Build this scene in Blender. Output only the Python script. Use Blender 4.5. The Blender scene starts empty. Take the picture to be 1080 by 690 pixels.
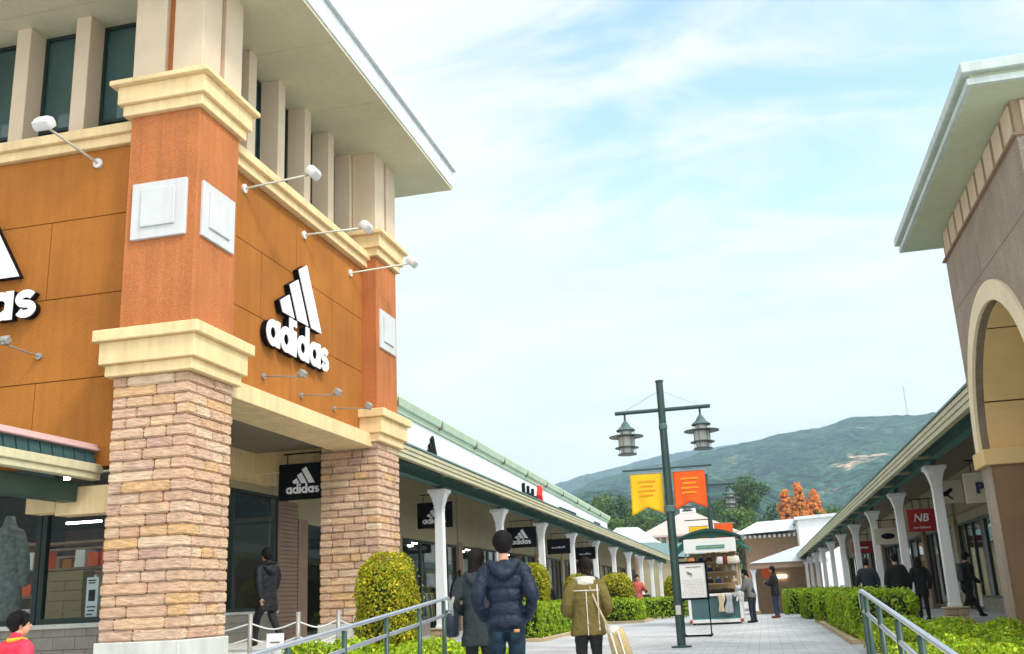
import bpy, bmesh, math, random
import numpy as np
from mathutils import Vector, Matrix
random.seed(7); np.random.seed(7)
R=math.radians; PI=math.pi
S=bpy.context.scene; COL=S.collection
POS={}
# ---------------------------------------------------------------- object helpers
def tag(o,label=None,cat=None,group=None,kind=None):
    if label: o['label']=label
    if cat: o['category']=cat
    if group: o['group']=group
    if kind: o['kind']=kind
    return o
def thing(name,loc,label,cat,group=None,rz=0):
    o=bpy.data.objects.new(name,None); COL.objects.link(o)
    o.empty_display_size=.2
    o.location=loc; o.rotation_euler=(0,0,rz); POS[o.name]=Vector(loc)
    return tag(o,label,cat,group)
def link(name,me,mats,parent,smooth=False,local=False):
    for m in (mats if isinstance(mats,(list,tuple)) else [mats]): me.materials.append(m)
    o=bpy.data.objects.new(name,me); COL.objects.link(o)
    if parent is not None:
        o.parent=parent; P=POS[parent.name]
        if not local: me.transform(Matrix.Translation(-P))
        POS[o.name]=P.copy()
    else: POS[o.name]=Vector((0,0,0))
    if smooth: me.shade_smooth()
    return o
class MB:
    def __init__(s): s.v=[]; s.f=[]; s.m=[]
    def add(s,vs,fs,m=0):
        b=len(s.v); s.v+=[tuple(p) for p in vs]; s.f+=[tuple(b+i for i in f) for f in fs]; s.m+=[m]*len(fs); return s
    def box(s,x0,x1,y0,y1,z0,z1,m=0):
        x0,x1=min(x0,x1),max(x0,x1); y0,y1=min(y0,y1),max(y0,y1); z0,z1=min(z0,z1),max(z0,z1)
        return s.add([(x,y,z) for z in (z0,z1) for y in (y0,y1) for x in (x0,x1)],
          [(0,2,3,1),(4,5,7,6),(0,1,5,4),(2,6,7,3),(0,4,6,2),(1,3,7,5)],m)
    def bar(s,a,b,w,h,m=0,up=(0,0,1)):
        a,b=Vector(a),Vector(b); d=(b-a).normalized(); u=Vector(up)
        if abs(d.dot(u))>.98: u=Vector((0,1,0))
        r=d.cross(u).normalized()*w/2; t=r.cross(d).normalized()*h/2
        return s.add([a-r-t,a+r-t,a-r+t,a+r+t,b-r-t,b+r-t,b-r+t,b+r+t],
          [(0,1,3,2),(4,6,7,5),(0,4,5,1),(2,3,7,6),(0,2,6,4),(1,5,7,3)],m)
    def prism(s,pts,d0,d1,fn,m=0,mcap=None):
        n=len(pts); vs=[fn(p,d0) for p in pts]+[fn(p,d1) for p in pts]
        s.add(vs,[(i,(i+1)%n,n+(i+1)%n,n+i) for i in range(n)],m)
        b=len(s.v)-2*n; s.f+=[tuple(b+n+i for i in range(n)),tuple(b+i for i in reversed(range(n)))]; s.m+=[m if mcap is None else mcap]*2
        return s
    def rings(s,rs,m=0,cap=True):
        n=len(rs[0]); b=len(s.v)
        for r in rs: s.v+=[tuple(p) for p in r]
        for k in range(len(rs)-1):
            for i in range(n):
                j=(i+1)%n; s.f.append((b+k*n+i,b+k*n+j,b+(k+1)*n+j,b+(k+1)*n+i)); s.m.append(m)
        if cap:
            s.f.append(tuple(b+i for i in reversed(range(n)))); s.m.append(m)
            e=b+(len(rs)-1)*n; s.f.append(tuple(e+i for i in range(n))); s.m.append(m)
        return s
    def tube(s,pts,rad,n=10,m=0,seg=1,ends=True,puff=0,pitch=.1,flat=1.0,front=(0,1,0)):
        P=[Vector(p) for p in pts]; Rr=list(rad) if isinstance(rad,(list,tuple)) else [rad]*len(P)
        if seg>1 and len(P)>1:
            Q=[];RR=[]
            for k in range(len(P)-1):
                p0=P[max(k-1,0)];p1=P[k];p2=P[k+1];p3=P[min(k+2,len(P)-1)]
                for j in range(seg):
                    t=j/seg
                    Q.append(.5*((2*p1)+(p2-p0)*t+(2*p0-5*p1+4*p2-p3)*t*t+(3*p1-p0-3*p2+p3)*t**3)); RR.append(Rr[k]*(1-t)+Rr[k+1]*t)
            Q.append(P[-1]);RR.append(Rr[-1]);P,Rr=Q,RR
        if ends:
            d0=(P[1]-P[0]).normalized();d1=(P[-1]-P[-2]).normalized();a,b=P[0],P[-1];ra,rb=Rr[0],Rr[-1]
            P=[a-d0*ra*.97,a-d0*ra*.7]+P+[b+d1*rb*.7,b+d1*rb*.97]; Rr=[ra*.25,ra*.72]+Rr+[rb*.72,rb*.25]
        rs=[];L=0
        for k,p in enumerate(P):
            d=(P[min(k+1,len(P)-1)]-P[max(k-1,0)]).normalized()
            f=Vector(front)
            if abs(d.dot(f))>.93: f=Vector((0,0,1)) if abs(d.z)<.9 else Vector((1,0,0))
            u=(f-d*f.dot(d)).normalized(); w=d.cross(u)
            if k: L+=(p-P[k-1]).length
            r=Rr[k]*(1+puff*(abs(math.sin(PI*L/pitch))-.6)) if puff else Rr[k]
            rs.append([p+u*r*flat*math.cos(2*PI*i/n)+w*r*math.sin(2*PI*i/n) for i in range(n)])
        return s.rings(rs,m)
    def lathe(s,prof,c=(0,0,0),n=16,m=0,sx=1,sy=1):
        c=Vector(c)
        return s.rings([[c+Vector((r*sx*math.cos(2*PI*i/n),r*sy*math.sin(2*PI*i/n),z)) for i in range(n)] for r,z in prof],m)
    def sph(s,c,r,n=14,m=0):
        r=r if isinstance(r,(tuple,list)) else (r,r,r)
        k=max(6,n//2)
        rs=[]
        for j in range(k+1):
            a=-PI/2*.985+PI*.985*j/k
            rs.append([(c[0]+r[0]*math.cos(a)*math.cos(2*PI*i/n),c[1]+r[1]*math.cos(a)*math.sin(2*PI*i/n),c[2]+r[2]*math.sin(a)) for i in range(n)])
        return s.rings(rs,m)
    def build(s,name,mats,parent=None,smooth=False,bevel=0,local=False,seg=1):
        me=bpy.data.meshes.new(name); me.from_pydata(s.v,[],s.f); me.polygons.foreach_set('material_index',s.m)
        bm=bmesh.new(); bm.from_mesh(me); bmesh.ops.recalc_face_normals(bm,faces=bm.faces)
        if bevel: bmesh.ops.bevel(bm,geom=bm.edges[:],offset=bevel,segments=seg,affect='EDGES',clamp_overlap=True)
        bm.to_mesh(me); bm.free()
        return link(name,me,mats,parent,smooth,local)
def remesh(mb,name,mat,parent,voxel,smooth=2,local=True,folds=0):
    o=mb.build(name,mat,None,local=True); P=o
    md=o.modifiers.new('r','REMESH'); md.mode='VOXEL'; md.voxel_size=voxel; md.use_smooth_shade=True
    if smooth:
        m2=o.modifiers.new('s','SMOOTH'); m2.iterations=smooth; m2.factor=.5
    if folds:
        for sc_f,st_f in ((.16,folds),(.05,folds*.35)):
            tx=bpy.data.textures.new('folds','CLOUDS'); tx.noise_scale=sc_f; tx.noise_depth=2
            m3=o.modifiers.new('d','DISPLACE'); m3.texture=tx; m3.strength=st_f; m3.mid_level=.5; m3.texture_coords='LOCAL'
    dg=bpy.context.evaluated_depsgraph_get(); dg.update()
    me=bpy.data.meshes.new_from_object(o.evaluated_get(dg)); me.name=name
    bpy.data.objects.remove(o); me.materials.clear()
    return link(name,me,mat,parent,True,local=local)
def copy_tree(o,parent=None):
    c=o.copy(); COL.objects.link(c)
    if parent is not None: c.parent=parent
    for ch in o.children: copy_tree(ch,c)
    return c
# ---------------------------------------------------------------- materials
def M(name,col,rough=.75,var=.12,scale=3.,bump=0.,bscale=60.,metal=0.,island=0.,hue=0.,spec=.22,emit=0.,fine=.0,streak=0.,sub=0):
    m=bpy.data.materials.new(name); m.use_nodes=True; nt=m.node_tree; N=nt.nodes; L=nt.links
    b=N['Principled BSDF']; b.inputs['Roughness'].default_value=rough; b.inputs['Metallic'].default_value=metal
    b.inputs['Specular IOR Level'].default_value=spec
    tc=N.new('ShaderNodeTexCoord'); nz=N.new('ShaderNodeTexNoise'); nz.inputs['Scale'].default_value=scale; nz.inputs['Detail'].default_value=6
    L.new(tc.outputs['Object'],nz.inputs['Vector'])
    mr=N.new('ShaderNodeMapRange'); mr.inputs[1].default_value=.3; mr.inputs[2].default_value=.7; mr.inputs[3].default_value=1-var; mr.inputs[4].default_value=1+var
    L.new(nz.outputs['Fac'],mr.inputs[0]); val=mr.outputs[0]
    def mul(a,b_):
        q=N.new('ShaderNodeMath'); q.operation='MULTIPLY'; L.new(a,q.inputs[0]); L.new(b_,q.inputs[1]); return q.outputs[0]
    if fine:
        n2=N.new('ShaderNodeTexNoise'); n2.inputs['Scale'].default_value=bscale; n2.inputs['Detail'].default_value=3; L.new(tc.outputs['Object'],n2.inputs['Vector'])
        m2=N.new('ShaderNodeMapRange'); m2.inputs[1].default_value=.3; m2.inputs[2].default_value=.7; m2.inputs[3].default_value=1-fine; m2.inputs[4].default_value=1+fine
        L.new(n2.outputs['Fac'],m2.inputs[0]); val=mul(val,m2.outputs[0])
    if streak:
        mp=N.new('ShaderNodeMapping'); mp.inputs['Scale'].default_value=(5,5,.35); L.new(tc.outputs['Object'],mp.inputs[0])
        n3=N.new('ShaderNodeTexNoise'); n3.inputs['Scale'].default_value=1.5; n3.inputs['Detail'].default_value=4; L.new(mp.outputs[0],n3.inputs['Vector'])
        m3=N.new('ShaderNodeMapRange'); m3.inputs[1].default_value=.4; m3.inputs[2].default_value=.75; m3.inputs[3].default_value=1; m3.inputs[4].default_value=1-streak
        L.new(n3.outputs['Fac'],m3.inputs[0]); val=mul(val,m3.outputs[0])
    if island:
        g=N.new('ShaderNodeNewGeometry'); m4=N.new('ShaderNodeMapRange'); m4.inputs[3].default_value=1-island; m4.inputs[4].default_value=1+island
        L.new(g.outputs['Random Per Island'],m4.inputs[0]); val=mul(val,m4.outputs[0])
    hs=N.new('ShaderNodeHueSaturation'); hs.inputs['Color'].default_value=(*col,1); L.new(val,hs.inputs['Value'])
    if hue:
        g=N.new('ShaderNodeNewGeometry'); wn=N.new('ShaderNodeTexWhiteNoise'); wn.noise_dimensions='1D'; L.new(g.outputs['Random Per Island'],wn.inputs['W'])
        m5=N.new('ShaderNodeMapRange'); m5.inputs[3].default_value=.5-hue; m5.inputs[4].default_value=.5+hue; L.new(wn.outputs['Value'],m5.inputs[0]); L.new(m5.outputs[0],hs.inputs['Hue'])
    L.new(hs.outputs[0],b.inputs['Base Color'])
    if emit:
        b.inputs['Emission Color'].default_value=(*col,1); b.inputs['Emission Strength'].default_value=emit
    if sub: b.inputs['Transmission Weight'].default_value=0
    if bump:
        nb=N.new('ShaderNodeTexNoise'); nb.inputs['Scale'].default_value=bscale; nb.inputs['Detail'].default_value=5; L.new(tc.outputs['Object'],nb.inputs['Vector'])
        bp=N.new('ShaderNodeBump'); bp.inputs['Strength'].default_value=bump; bp.inputs['Distance'].default_value=.02; L.new(nb.outputs['Fac'],bp.inputs['Height']); L.new(bp.outputs[0],b.inputs['Normal'])
    return m
def glassmat(name,tint=(.75,.85,.85),gl=.10):
    m=bpy.data.materials.new(name); m.use_nodes=True; nt=m.node_tree; N=nt.nodes; L=nt.links
    N.remove(N['Principled BSDF']); out=N['Material Output']
    t=N.new('ShaderNodeBsdfTransparent'); t.inputs[0].default_value=(*tint,1); g=N.new('ShaderNodeBsdfGlossy'); g.inputs['Roughness'].default_value=.02; g.inputs[0].default_value=(.9,.95,.95,1)
    lw0=N.new('ShaderNodeLayerWeight'); lw0.inputs[0].default_value=.5; lw=N.new('ShaderNodeMath'); lw.operation='POWER'; lw.inputs[1].default_value=5.5; L.new(lw0.outputs['Facing'],lw.inputs[0]); mr=N.new('ShaderNodeMapRange'); mr.inputs[3].default_value=gl*.5; mr.inputs[4].default_value=.7
    mx=N.new('ShaderNodeMixShader'); L.new(lw.outputs[0],mr.inputs[0]); L.new(mr.outputs[0],mx.inputs[0]); L.new(t.outputs[0],mx.inputs[1]); L.new(g.outputs[0],mx.inputs[2]); L.new(mx.outputs[0],out.inputs['Surface'])
    return m
def leafmat(name,col,col2,trans=.3):
    m=M(name,col,rough=.55,var=.2,scale=1.2,island=.45,hue=.022,spec=.3)
    nt=m.node_tree;N=nt.nodes;L=nt.links;b=N['Principled BSDF']
    hs=[n for n in N if n.type=='HUE_SAT'][0]
    g=N.new('ShaderNodeNewGeometry'); mp=N.new('ShaderNodeMath'); mp.operation='MULTIPLY'; mp.inputs[1].default_value=7.31; L.new(g.outputs['Random Per Island'],mp.inputs[0])
    fr=N.new('ShaderNodeMath'); fr.operation='FRACT'; L.new(mp.outputs[0],fr.inputs[0])
    mx=N.new('ShaderNodeMix'); mx.data_type='RGBA'; mx.inputs[6].default_value=(*col,1); mx.inputs[7].default_value=(*col2,1); L.new(fr.outputs[0],mx.inputs[0]); L.new(mx.outputs[2],hs.inputs['Color'])
    tr=N.new('ShaderNodeBsdfTranslucent'); L.new(hs.outputs[0],tr.inputs[0]); ms=N.new('ShaderNodeMixShader'); ms.inputs[0].default_value=trans
    L.new(b.outputs[0],ms.inputs[1]); L.new(tr.outputs[0],ms.inputs[2]); L.new(ms.outputs[0],N['Material Output'].inputs['Surface'])
    return m
mt={}
mt['orange']=M('orange_render',(.50,.175,.058),.92,.12,1.0,.6,60,fine=.22,streak=.20)
mt['ochre']=M('ochre_render',(.41,.15,.026),.9,.16,.7,.4,70,fine=.13,streak=.12)
mt['joint']=M('joint_dark',(.10,.04,.015),.9)
mt['cream']=M('cream_render',(.82,.62,.33),.8,.07,2,.2,70,fine=.04,streak=.16)
mt['beige']=M('beige_render',(.66,.54,.39),.8,.05,2,.12,80)
mt['taupe']=M('taupe_render',(.36,.27,.18),.85,.05,2,.12,80)
mt['soffit']=M('soffit_paint',(.64,.61,.43),.85,.09,.5,streak=.08)
mt['soffitg']=M('soffit_green_paint',(.50,.55,.38),.85,.09,.5,streak=.08)
mt['fascia2']=M('fascia_grey_green_metal',(.52,.60,.56),.5,.07,1,streak=.2)
mt['canopyteal']=M('canopy_dark_teal',(.035,.085,.085),.5,.15,3)
mt['fascia']=M('fascia_white_metal',(.66,.70,.70),.5,.07,1,streak=.18)
mt['white']=M('white_paint',(.80,.81,.80),.55,.05,1.5,streak=.08)
mt['plaquew']=M('plaque_off_white',(.60,.61,.60),.7,.06,2,streak=.08)
mt['colwhite']=M('column_white_gloss_paint',(.90,.91,.91),.5,.04,1.5,streak=.10,bump=.05,bscale=8)
mt['whitew']=M('white_wall_panels',(.76,.79,.77),.7,.04,.5,streak=.08)
mt['greenridge']=M('pale_green_metal',(.55,.68,.50),.5,.06,.8,streak=.15)
mt['gutter']=M('beige_gutter_metal',(.60,.56,.36),.45,.06,.8,streak=.15)
mt['gutterd']=M('dark_joint_and_print',(.16,.15,.09),.6)  # dark olive for joints and printed lines
mt['teal']=M('teal_steel_beam',(.09,.20,.165),.75,.08,1,streak=.2)
mt['dkgreen']=M('dark_green_paint',(.018,.055,.04),.4,.1,2,spec=.5)
mt['rooft']=M('green_metal_roof',(.15,.23,.22),.5,.1,1)
mt['pink']=M('pink_ridge_metal',(.62,.42,.40),.5,.05,1)
mt['stone']=None
mt['mortar']=M('mortar',(.42,.35,.27),.95,.15,20,.4,80)
mt['concrete']=M('plinth_concrete',(.60,.61,.56),.85,.1,2,.3,50,fine=.05,streak=.12)
mt['letter']=M('letter_white_acrylic',(.86,.88,.90),.35,.02,1)
mt['black']=M('black_paint',(.006,.006,.007),.5,.1,3,spec=.08)
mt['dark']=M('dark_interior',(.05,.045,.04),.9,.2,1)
mt['frame']=M('black_green_window_frame',(.02,.035,.03),.4)
mt['glass']=glassmat('shop_glass',(.86,.91,.89),.02)
mt['winglass']=M('upper_window_glass',(.035,.09,.085),.06,.25,.6,spec=.9)
mt['galv']=M('galvanised_handrail',(.52,.57,.62),.32,.08,6,metal=.75)
mt['lampmetal']=M('spotlight_white_metal',(.70,.70,.66),.4,.05,5)
mt['lampgrey']=M('spotlight_grey_metal',(.34,.33,.30),.4,.08,5,metal=.3)
mt['armmetal']=M('spotlight_arm_metal',(.55,.53,.42),.4,.05,5,metal=.2)
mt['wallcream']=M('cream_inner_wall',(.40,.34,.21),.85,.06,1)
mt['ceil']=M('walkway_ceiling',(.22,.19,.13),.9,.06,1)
mt['tilewall']=M('grey_tile_wall',(.30,.28,.24),.85,.1,3,.2,40)
mt['siding']=M('brown_siding',(.30,.20,.14),.8,.08,3)
mt['taupest']=M('brown_textured_render',(.36,.30,.235),.95,.12,1.5,1,32,fine=.22,streak=.15)
mt['arch']=M('arch_cream',(.78,.68,.47),.8,.05,2,.1,60)
mt['vault']=M('vault_ochre_render',(.72,.52,.24),.85,.08,1.2,.12,60)
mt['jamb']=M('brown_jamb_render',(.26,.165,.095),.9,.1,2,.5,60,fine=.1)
mt['bark']=M('bark',(.09,.065,.045),.95,.25,6,.6,30)
mt['pole']=M('lamp_post_dark_green',(.022,.06,.052),.38,.12,3,spec=.6)
mt['lglass']=M('lantern_frosted_glass',(.62,.64,.60),.35,.05,5)
mt['yellow']=M('yellow_banner_cloth',(.95,.55,.02),.7,.06,2)
mt['orangeb']=M('orange_banner_cloth',(.90,.13,.02),.7,.08,2)
mt['bantext']=M('banner_print',(.80,.36,.03),.7)
mt['bantext2']=M('banner_print_orange',(.95,.42,.03),.7)
mt['skin']=M('skin',(.55,.30,.19),.5,.05,8)
mt['hair']=M('dark_hair',(.006,.004,.0035),.6,.2,30,.4,120)
mt['hairb']=M('brown_hair',(.011,.006,.004),.6,.25,30,.4,120)
mt['lamp_on']=M('ceiling_spot_lit',(1,.93,.8),.5,emit=18.)
mt['card']=M('cardboard',(.42,.29,.15),.85,.08,4)
mt['wire']=M('steel_cable',(.4,.4,.4),.4,metal=.5)
mt['tan']=M('tan_kerb_stone',(.46,.36,.22),.9,.12,4,.3,40)
def stone_mat():
    m=bpy.data.materials.new('split_stone'); m.use_nodes=True; nt=m.node_tree;N=nt.nodes;L=nt.links;b=N['Principled BSDF']; b.inputs['Roughness'].default_value=.9; b.inputs['Specular IOR Level'].default_value=.2
    g=N.new('ShaderNodeNewGeometry'); cr=N.new('ShaderNodeValToRGB'); e=cr.color_ramp; e.interpolation='LINEAR'
    cols=[(0,(.52,.36,.26)),(.18,(.58,.40,.28)),(.35,(.53,.38,.29)),(.5,(.62,.45,.30)),(.62,(.46,.31,.25)),(.72,(.60,.40,.23)),(.82,(.56,.41,.31)),(1,(.64,.50,.36))]
    e.elements[0].color=(*cols[0][1],1); e.elements[1].color=(*cols[-1][1],1)
    for p,c in cols[1:-1]:
        q=e.elements.new(p); q.color=(*c,1)
    L.new(g.outputs['Random Per Island'],cr.inputs[0])
    tc=N.new('ShaderNodeTexCoord'); mp=N.new('ShaderNodeMapping'); mp.inputs['Scale'].default_value=(1,1,3.5); L.new(tc.outputs['Object'],mp.inputs[0])
    n=N.new('ShaderNodeTexNoise'); n.inputs['Scale'].default_value=5; n.inputs['Detail'].default_value=8; L.new(mp.outputs[0],n.inputs['Vector'])
    mr=N.new('ShaderNodeMapRange'); mr.inputs[1].default_value=.3; mr.inputs[2].default_value=.7; mr.inputs[3].default_value=.82; mr.inputs[4].default_value=1.32; L.new(n.outputs['Fac'],mr.inputs[0])
    hs=N.new('ShaderNodeHueSaturation'); hs.inputs['Saturation'].default_value=1.12; L.new(cr.outputs[0],hs.inputs['Color']); L.new(mr.outputs[0],hs.inputs['Value']); L.new(hs.outputs[0],b.inputs['Base Color'])
    n2=N.new('ShaderNodeTexNoise'); n2.inputs['Scale'].default_value=9; n2.inputs['Detail'].default_value=8; L.new(mp.outputs[0],n2.inputs['Vector'])
    bp=N.new('ShaderNodeBump'); bp.inputs['Strength'].default_value=.9; bp.inputs['Distance'].default_value=.035; L.new(n2.outputs['Fac'],bp.inputs['Height']); L.new(bp.outputs[0],b.inputs['Normal'])
    return m
mt['stone']=stone_mat()
def paving_mat():
    m=bpy.data.materials.new('grey_paving'); m.use_nodes=True; nt=m.node_tree;N=nt.nodes;L=nt.links;b=N['Principled BSDF']; b.inputs['Roughness'].default_value=.8
    tc=N.new('ShaderNodeTexCoord'); br=N.new('ShaderNodeTexBrick'); br.inputs['Scale'].default_value=1.; br.inputs['Brick Width'].default_value=.4; br.inputs['Row Height'].default_value=.2; br.inputs['Mortar Size'].default_value=.006
    br.inputs['Color1'].default_value=(.58,.575,.57,1); br.inputs['Color2'].default_value=(.44,.445,.45,1); br.inputs['Mortar'].default_value=(.20,.20,.19,1)
    L.new(tc.outputs['Object'],br.inputs['Vector'])
    n=N.new('ShaderNodeTexNoise'); n.inputs['Scale'].default_value=.35; n.inputs['Detail'].default_value=8; L.new(tc.outputs['Object'],n.inputs['Vector'])
    mr=N.new('ShaderNodeMapRange'); mr.inputs[1].default_value=.3; mr.inputs[2].default_value=.7; mr.inputs[3].default_value=.72; mr.inputs[4].default_value=1.12; L.new(n.outputs['Fac'],mr.inputs[0])
    hs=N.new('ShaderNodeHueSaturation'); L.new(br.outputs[0],hs.inputs['Color']); L.new(mr.outputs[0],hs.inputs['Value']); L.new(hs.outputs[0],b.inputs['Base Color'])
    return m
mt['paving']=paving_mat()
# ---------------------------------------------------------------- world, sun, camera
w=bpy.data.worlds.new('World'); S.world=w; w.use_nodes=True; nt=w.node_tree; N=nt.nodes; L=nt.links; bg=N['Background']
SUN_EL,SUN_AZ=R(48),R(120)     # azimuth measured from +y towards +x
sky=N.new('ShaderNodeTexSky'); sky.sky_type='NISHITA'; sky.sun_disc=False; sky.sun_elevation=SUN_EL; sky.sun_rotation=SUN_AZ; sky.air_density=1.0; sky.dust_density=.6; sky.ozone_density=1.5
tc=N.new('ShaderNodeTexCoord'); sx=N.new('ShaderNodeSeparateXYZ'); L.new(tc.outputs['Generated'],sx.inputs[0])
ad=N.new('ShaderNodeMath'); ad.operation='ADD'; ad.inputs[1].default_value=.35; L.new(sx.outputs[2],ad.inputs[0])
def dv(a):
    q=N.new('ShaderNodeMath'); q.operation='DIVIDE'; L.new(a,q.inputs[0]); L.new(ad.outputs[0],q.inputs[1]); return q.outputs[0]
cb=N.new('ShaderNodeCombineXYZ'); L.new(dv(sx.outputs[0]),cb.inputs[0]); L.new(dv(sx.outputs[1]),cb.inputs[1])
mp=N.new('ShaderNodeMapping'); mp.inputs['Rotation'].default_value=(0,0,R(35)); mp.inputs['Scale'].default_value=(1.2,2.9,1); mp.inputs['Location'].default_value=(3.1,1.7,0); L.new(cb.outputs[0],mp.inputs[0])
nz=N.new('ShaderNodeTexNoise'); nz.inputs['Scale'].default_value=2.2; nz.inputs['Detail'].default_value=9; nz.inputs['Roughness'].default_value=.62; nz.inputs['Distortion'].default_value=.7; L.new(mp.outputs[0],nz.inputs['Vector'])
# a clear patch of sky over the street, high to the right
vm=N.new('ShaderNodeVectorMath'); vm.operation='DOT_PRODUCT'; vm.inputs[1].default_value=Vector((.06,.84,.54)).normalized(); L.new(tc.outputs['Generated'],vm.inputs[0])
pr=N.new('ShaderNodeMapRange'); pr.interpolation_type='SMOOTHSTEP'; pr.inputs[1].default_value=.90; pr.inputs[2].default_value=.995; pr.inputs[3].default_value=.36; pr.inputs[4].default_value=.02; L.new(vm.outputs['Value'],pr.inputs[0])
sm=N.new('ShaderNodeMath'); sm.operation='ADD'; L.new(nz.outputs['Fac'],sm.inputs[0]); L.new(pr.outputs[0],sm.inputs[1])
mr=N.new('ShaderNodeMapRange'); mr.interpolation_type='SMOOTHSTEP'; mr.inputs[1].default_value=.36; mr.inputs[2].default_value=.70; mr.inputs[3].default_value=.0; mr.inputs[4].default_value=.97; L.new(sm.outputs[0],mr.inputs[0])
n2=N.new('ShaderNodeTexNoise'); n2.inputs['Scale'].default_value=3; n2.inputs['Detail'].default_value=7; L.new(mp.outputs[0],n2.inputs['Vector'])
cc=N.new('ShaderNodeMix'); cc.data_type='RGBA'; cc.inputs[6].default_value=(5.9,6.3,6.6,1); cc.inputs[7].default_value=(6.8,6.9,6.95,1)
c2=N.new('ShaderNodeMapRange'); c2.inputs[1].default_value=.35; c2.inputs[2].default_value=.65; L.new(n2.outputs['Fac'],c2.inputs[0]); L.new(c2.outputs[0],cc.inputs[0])
# the overcast is brighter around the veiled sun, behind the viewer's right shoulder
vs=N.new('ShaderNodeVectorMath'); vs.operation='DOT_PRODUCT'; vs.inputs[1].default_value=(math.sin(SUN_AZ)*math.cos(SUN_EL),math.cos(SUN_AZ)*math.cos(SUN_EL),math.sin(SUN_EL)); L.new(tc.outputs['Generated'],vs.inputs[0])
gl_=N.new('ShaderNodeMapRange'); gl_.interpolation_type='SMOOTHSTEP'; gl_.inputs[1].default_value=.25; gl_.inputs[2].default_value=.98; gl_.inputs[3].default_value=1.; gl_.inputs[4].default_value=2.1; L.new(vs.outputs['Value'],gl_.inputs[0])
sb=N.new('ShaderNodeMix'); sb.data_type='RGBA'; sb.blend_type='MULTIPLY'; sb.inputs[0].default_value=1; sb.inputs[7].default_value=(2.75,2.75,2.3,1); L.new(sky.outputs[0],sb.inputs[6])
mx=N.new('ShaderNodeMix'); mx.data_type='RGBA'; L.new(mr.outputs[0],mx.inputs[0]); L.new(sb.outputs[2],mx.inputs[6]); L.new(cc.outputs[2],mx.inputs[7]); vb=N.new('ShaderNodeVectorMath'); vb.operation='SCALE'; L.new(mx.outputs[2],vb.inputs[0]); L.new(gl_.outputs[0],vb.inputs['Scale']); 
hzb=N.new('ShaderNodeMapRange'); hzb.interpolation_type='SMOOTHSTEP'; hzb.inputs[1].default_value=.0; hzb.inputs[2].default_value=.32; hzb.inputs[3].default_value=1.28; hzb.inputs[4].default_value=1.; L.new(sx.outputs[2],hzb.inputs[0])
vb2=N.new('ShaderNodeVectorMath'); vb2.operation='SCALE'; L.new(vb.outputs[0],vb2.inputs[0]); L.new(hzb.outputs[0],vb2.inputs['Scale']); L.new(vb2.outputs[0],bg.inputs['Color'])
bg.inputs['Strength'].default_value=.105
sl=bpy.data.lights.new('sun','SUN'); sl.energy=1.5; sl.angle=R(10); sl.color=(1,.94,.85); so=bpy.data.objects.new('sun',sl); COL.objects.link(so)
sd=Vector((math.sin(SUN_AZ)*math.cos(SUN_EL),math.cos(SUN_AZ)*math.cos(SUN_EL),math.sin(SUN_EL))); so.rotation_euler=sd.to_track_quat('Z','Y').to_euler(); so.location=(20,-10,40)
cam=bpy.data.cameras.new('camera'); co=bpy.data.objects.new('camera',cam); COL.objects.link(co); S.camera=co
cam.sensor_width=36; cam.lens=1050/1080*36; cam.clip_start=.1; cam.clip_end=20000
yaw,pitch,roll=-0.22818,0.26727,-0.04649
fw=Vector((math.sin(yaw)*math.cos(pitch),math.cos(yaw)*math.cos(pitch),math.sin(pitch))); rt=Vector((math.cos(yaw),-math.sin(yaw),0)); up=rt.cross(fw)
r2=math.cos(roll)*rt+math.sin(roll)*up; u2=-math.sin(roll)*rt+math.cos(roll)*up
mm=Matrix((( r2.x,u2.x,-fw.x,0),(r2.y,u2.y,-fw.y,0),(r2.z,u2.z,-fw.z,1.05),(0,0,0,1))); co.matrix_world=mm
v=S.view_settings; v.view_transform='Standard'; v.look='None'; v.exposure=.70; v.gamma=1
S.cycles.max_bounces=6; S.cycles.transparent_max_bounces=10; S.cycles.use_denoising=True; S.cycles.volume_bounces=0
# ================================================================ GROUND
def gz(y):
    if y<5.5: return -.6
    if y<8.5: return -.6+.6*(y-5.5)/3
    if y<42: return 0.
    if y<90: return -1.1*(y-42)/48
    return -1.1
g=MB(); ys=[-60,0,5.5,6.5,7.5,8.5,20,30,42,50,60,70,80,90,130,200,400,1500,3550]; xs=[-3050,-400,-60,-12,0,12,60,400,3050]
g.v=[(x,y,gz(y)) for y in ys for x in xs]; nx=len(xs)
g.f=[(j*nx+i,j*nx+i+1,(j+1)*nx+i+1,(j+1)*nx+i) for j in range(len(ys)-1) for i in range(nx-1)]; g.m=[0]*len(g.f)
tag(g.build('plaza_pavement',mt['paving']),kind='structure')
# ================================================================ LETTERING
def yz(x):            # a plane facing +x: text runs along +y
    return lambda p,d:(x+d,p[0],p[1])
def xz(y):            # a plane facing -y
    return lambda p,d:(p[0],y-d,p[1])
def arc(cx,cz,r,a0,a1,n): return [(cx+r*math.cos(R(a0+(a1-a0)*i/n)),cz+r*math.sin(R(a0+(a1-a0)*i/n))) for i in range(n+1)]
def band(mb,pts,t,fn,d0,d1,m=0,mc=None):
    L_=[];Rr=[]
    for k,p in enumerate(pts):
        a=pts[max(k-1,0)];b=pts[min(k+1,len(pts)-1)];dx,dz=b[0]-a[0],b[1]-a[1];q=math.hypot(dx,dz) or 1
        L_.append((p[0]-dz/q*t/2,p[1]+dx/q*t/2));Rr.append((p[0]+dz/q*t/2,p[1]-dx/q*t/2))
    for k in range(len(pts)-1):
        mb.prism([L_[k],L_[k+1],Rr[k+1],Rr[k]],d0,d1,fn,m,mc)
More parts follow.
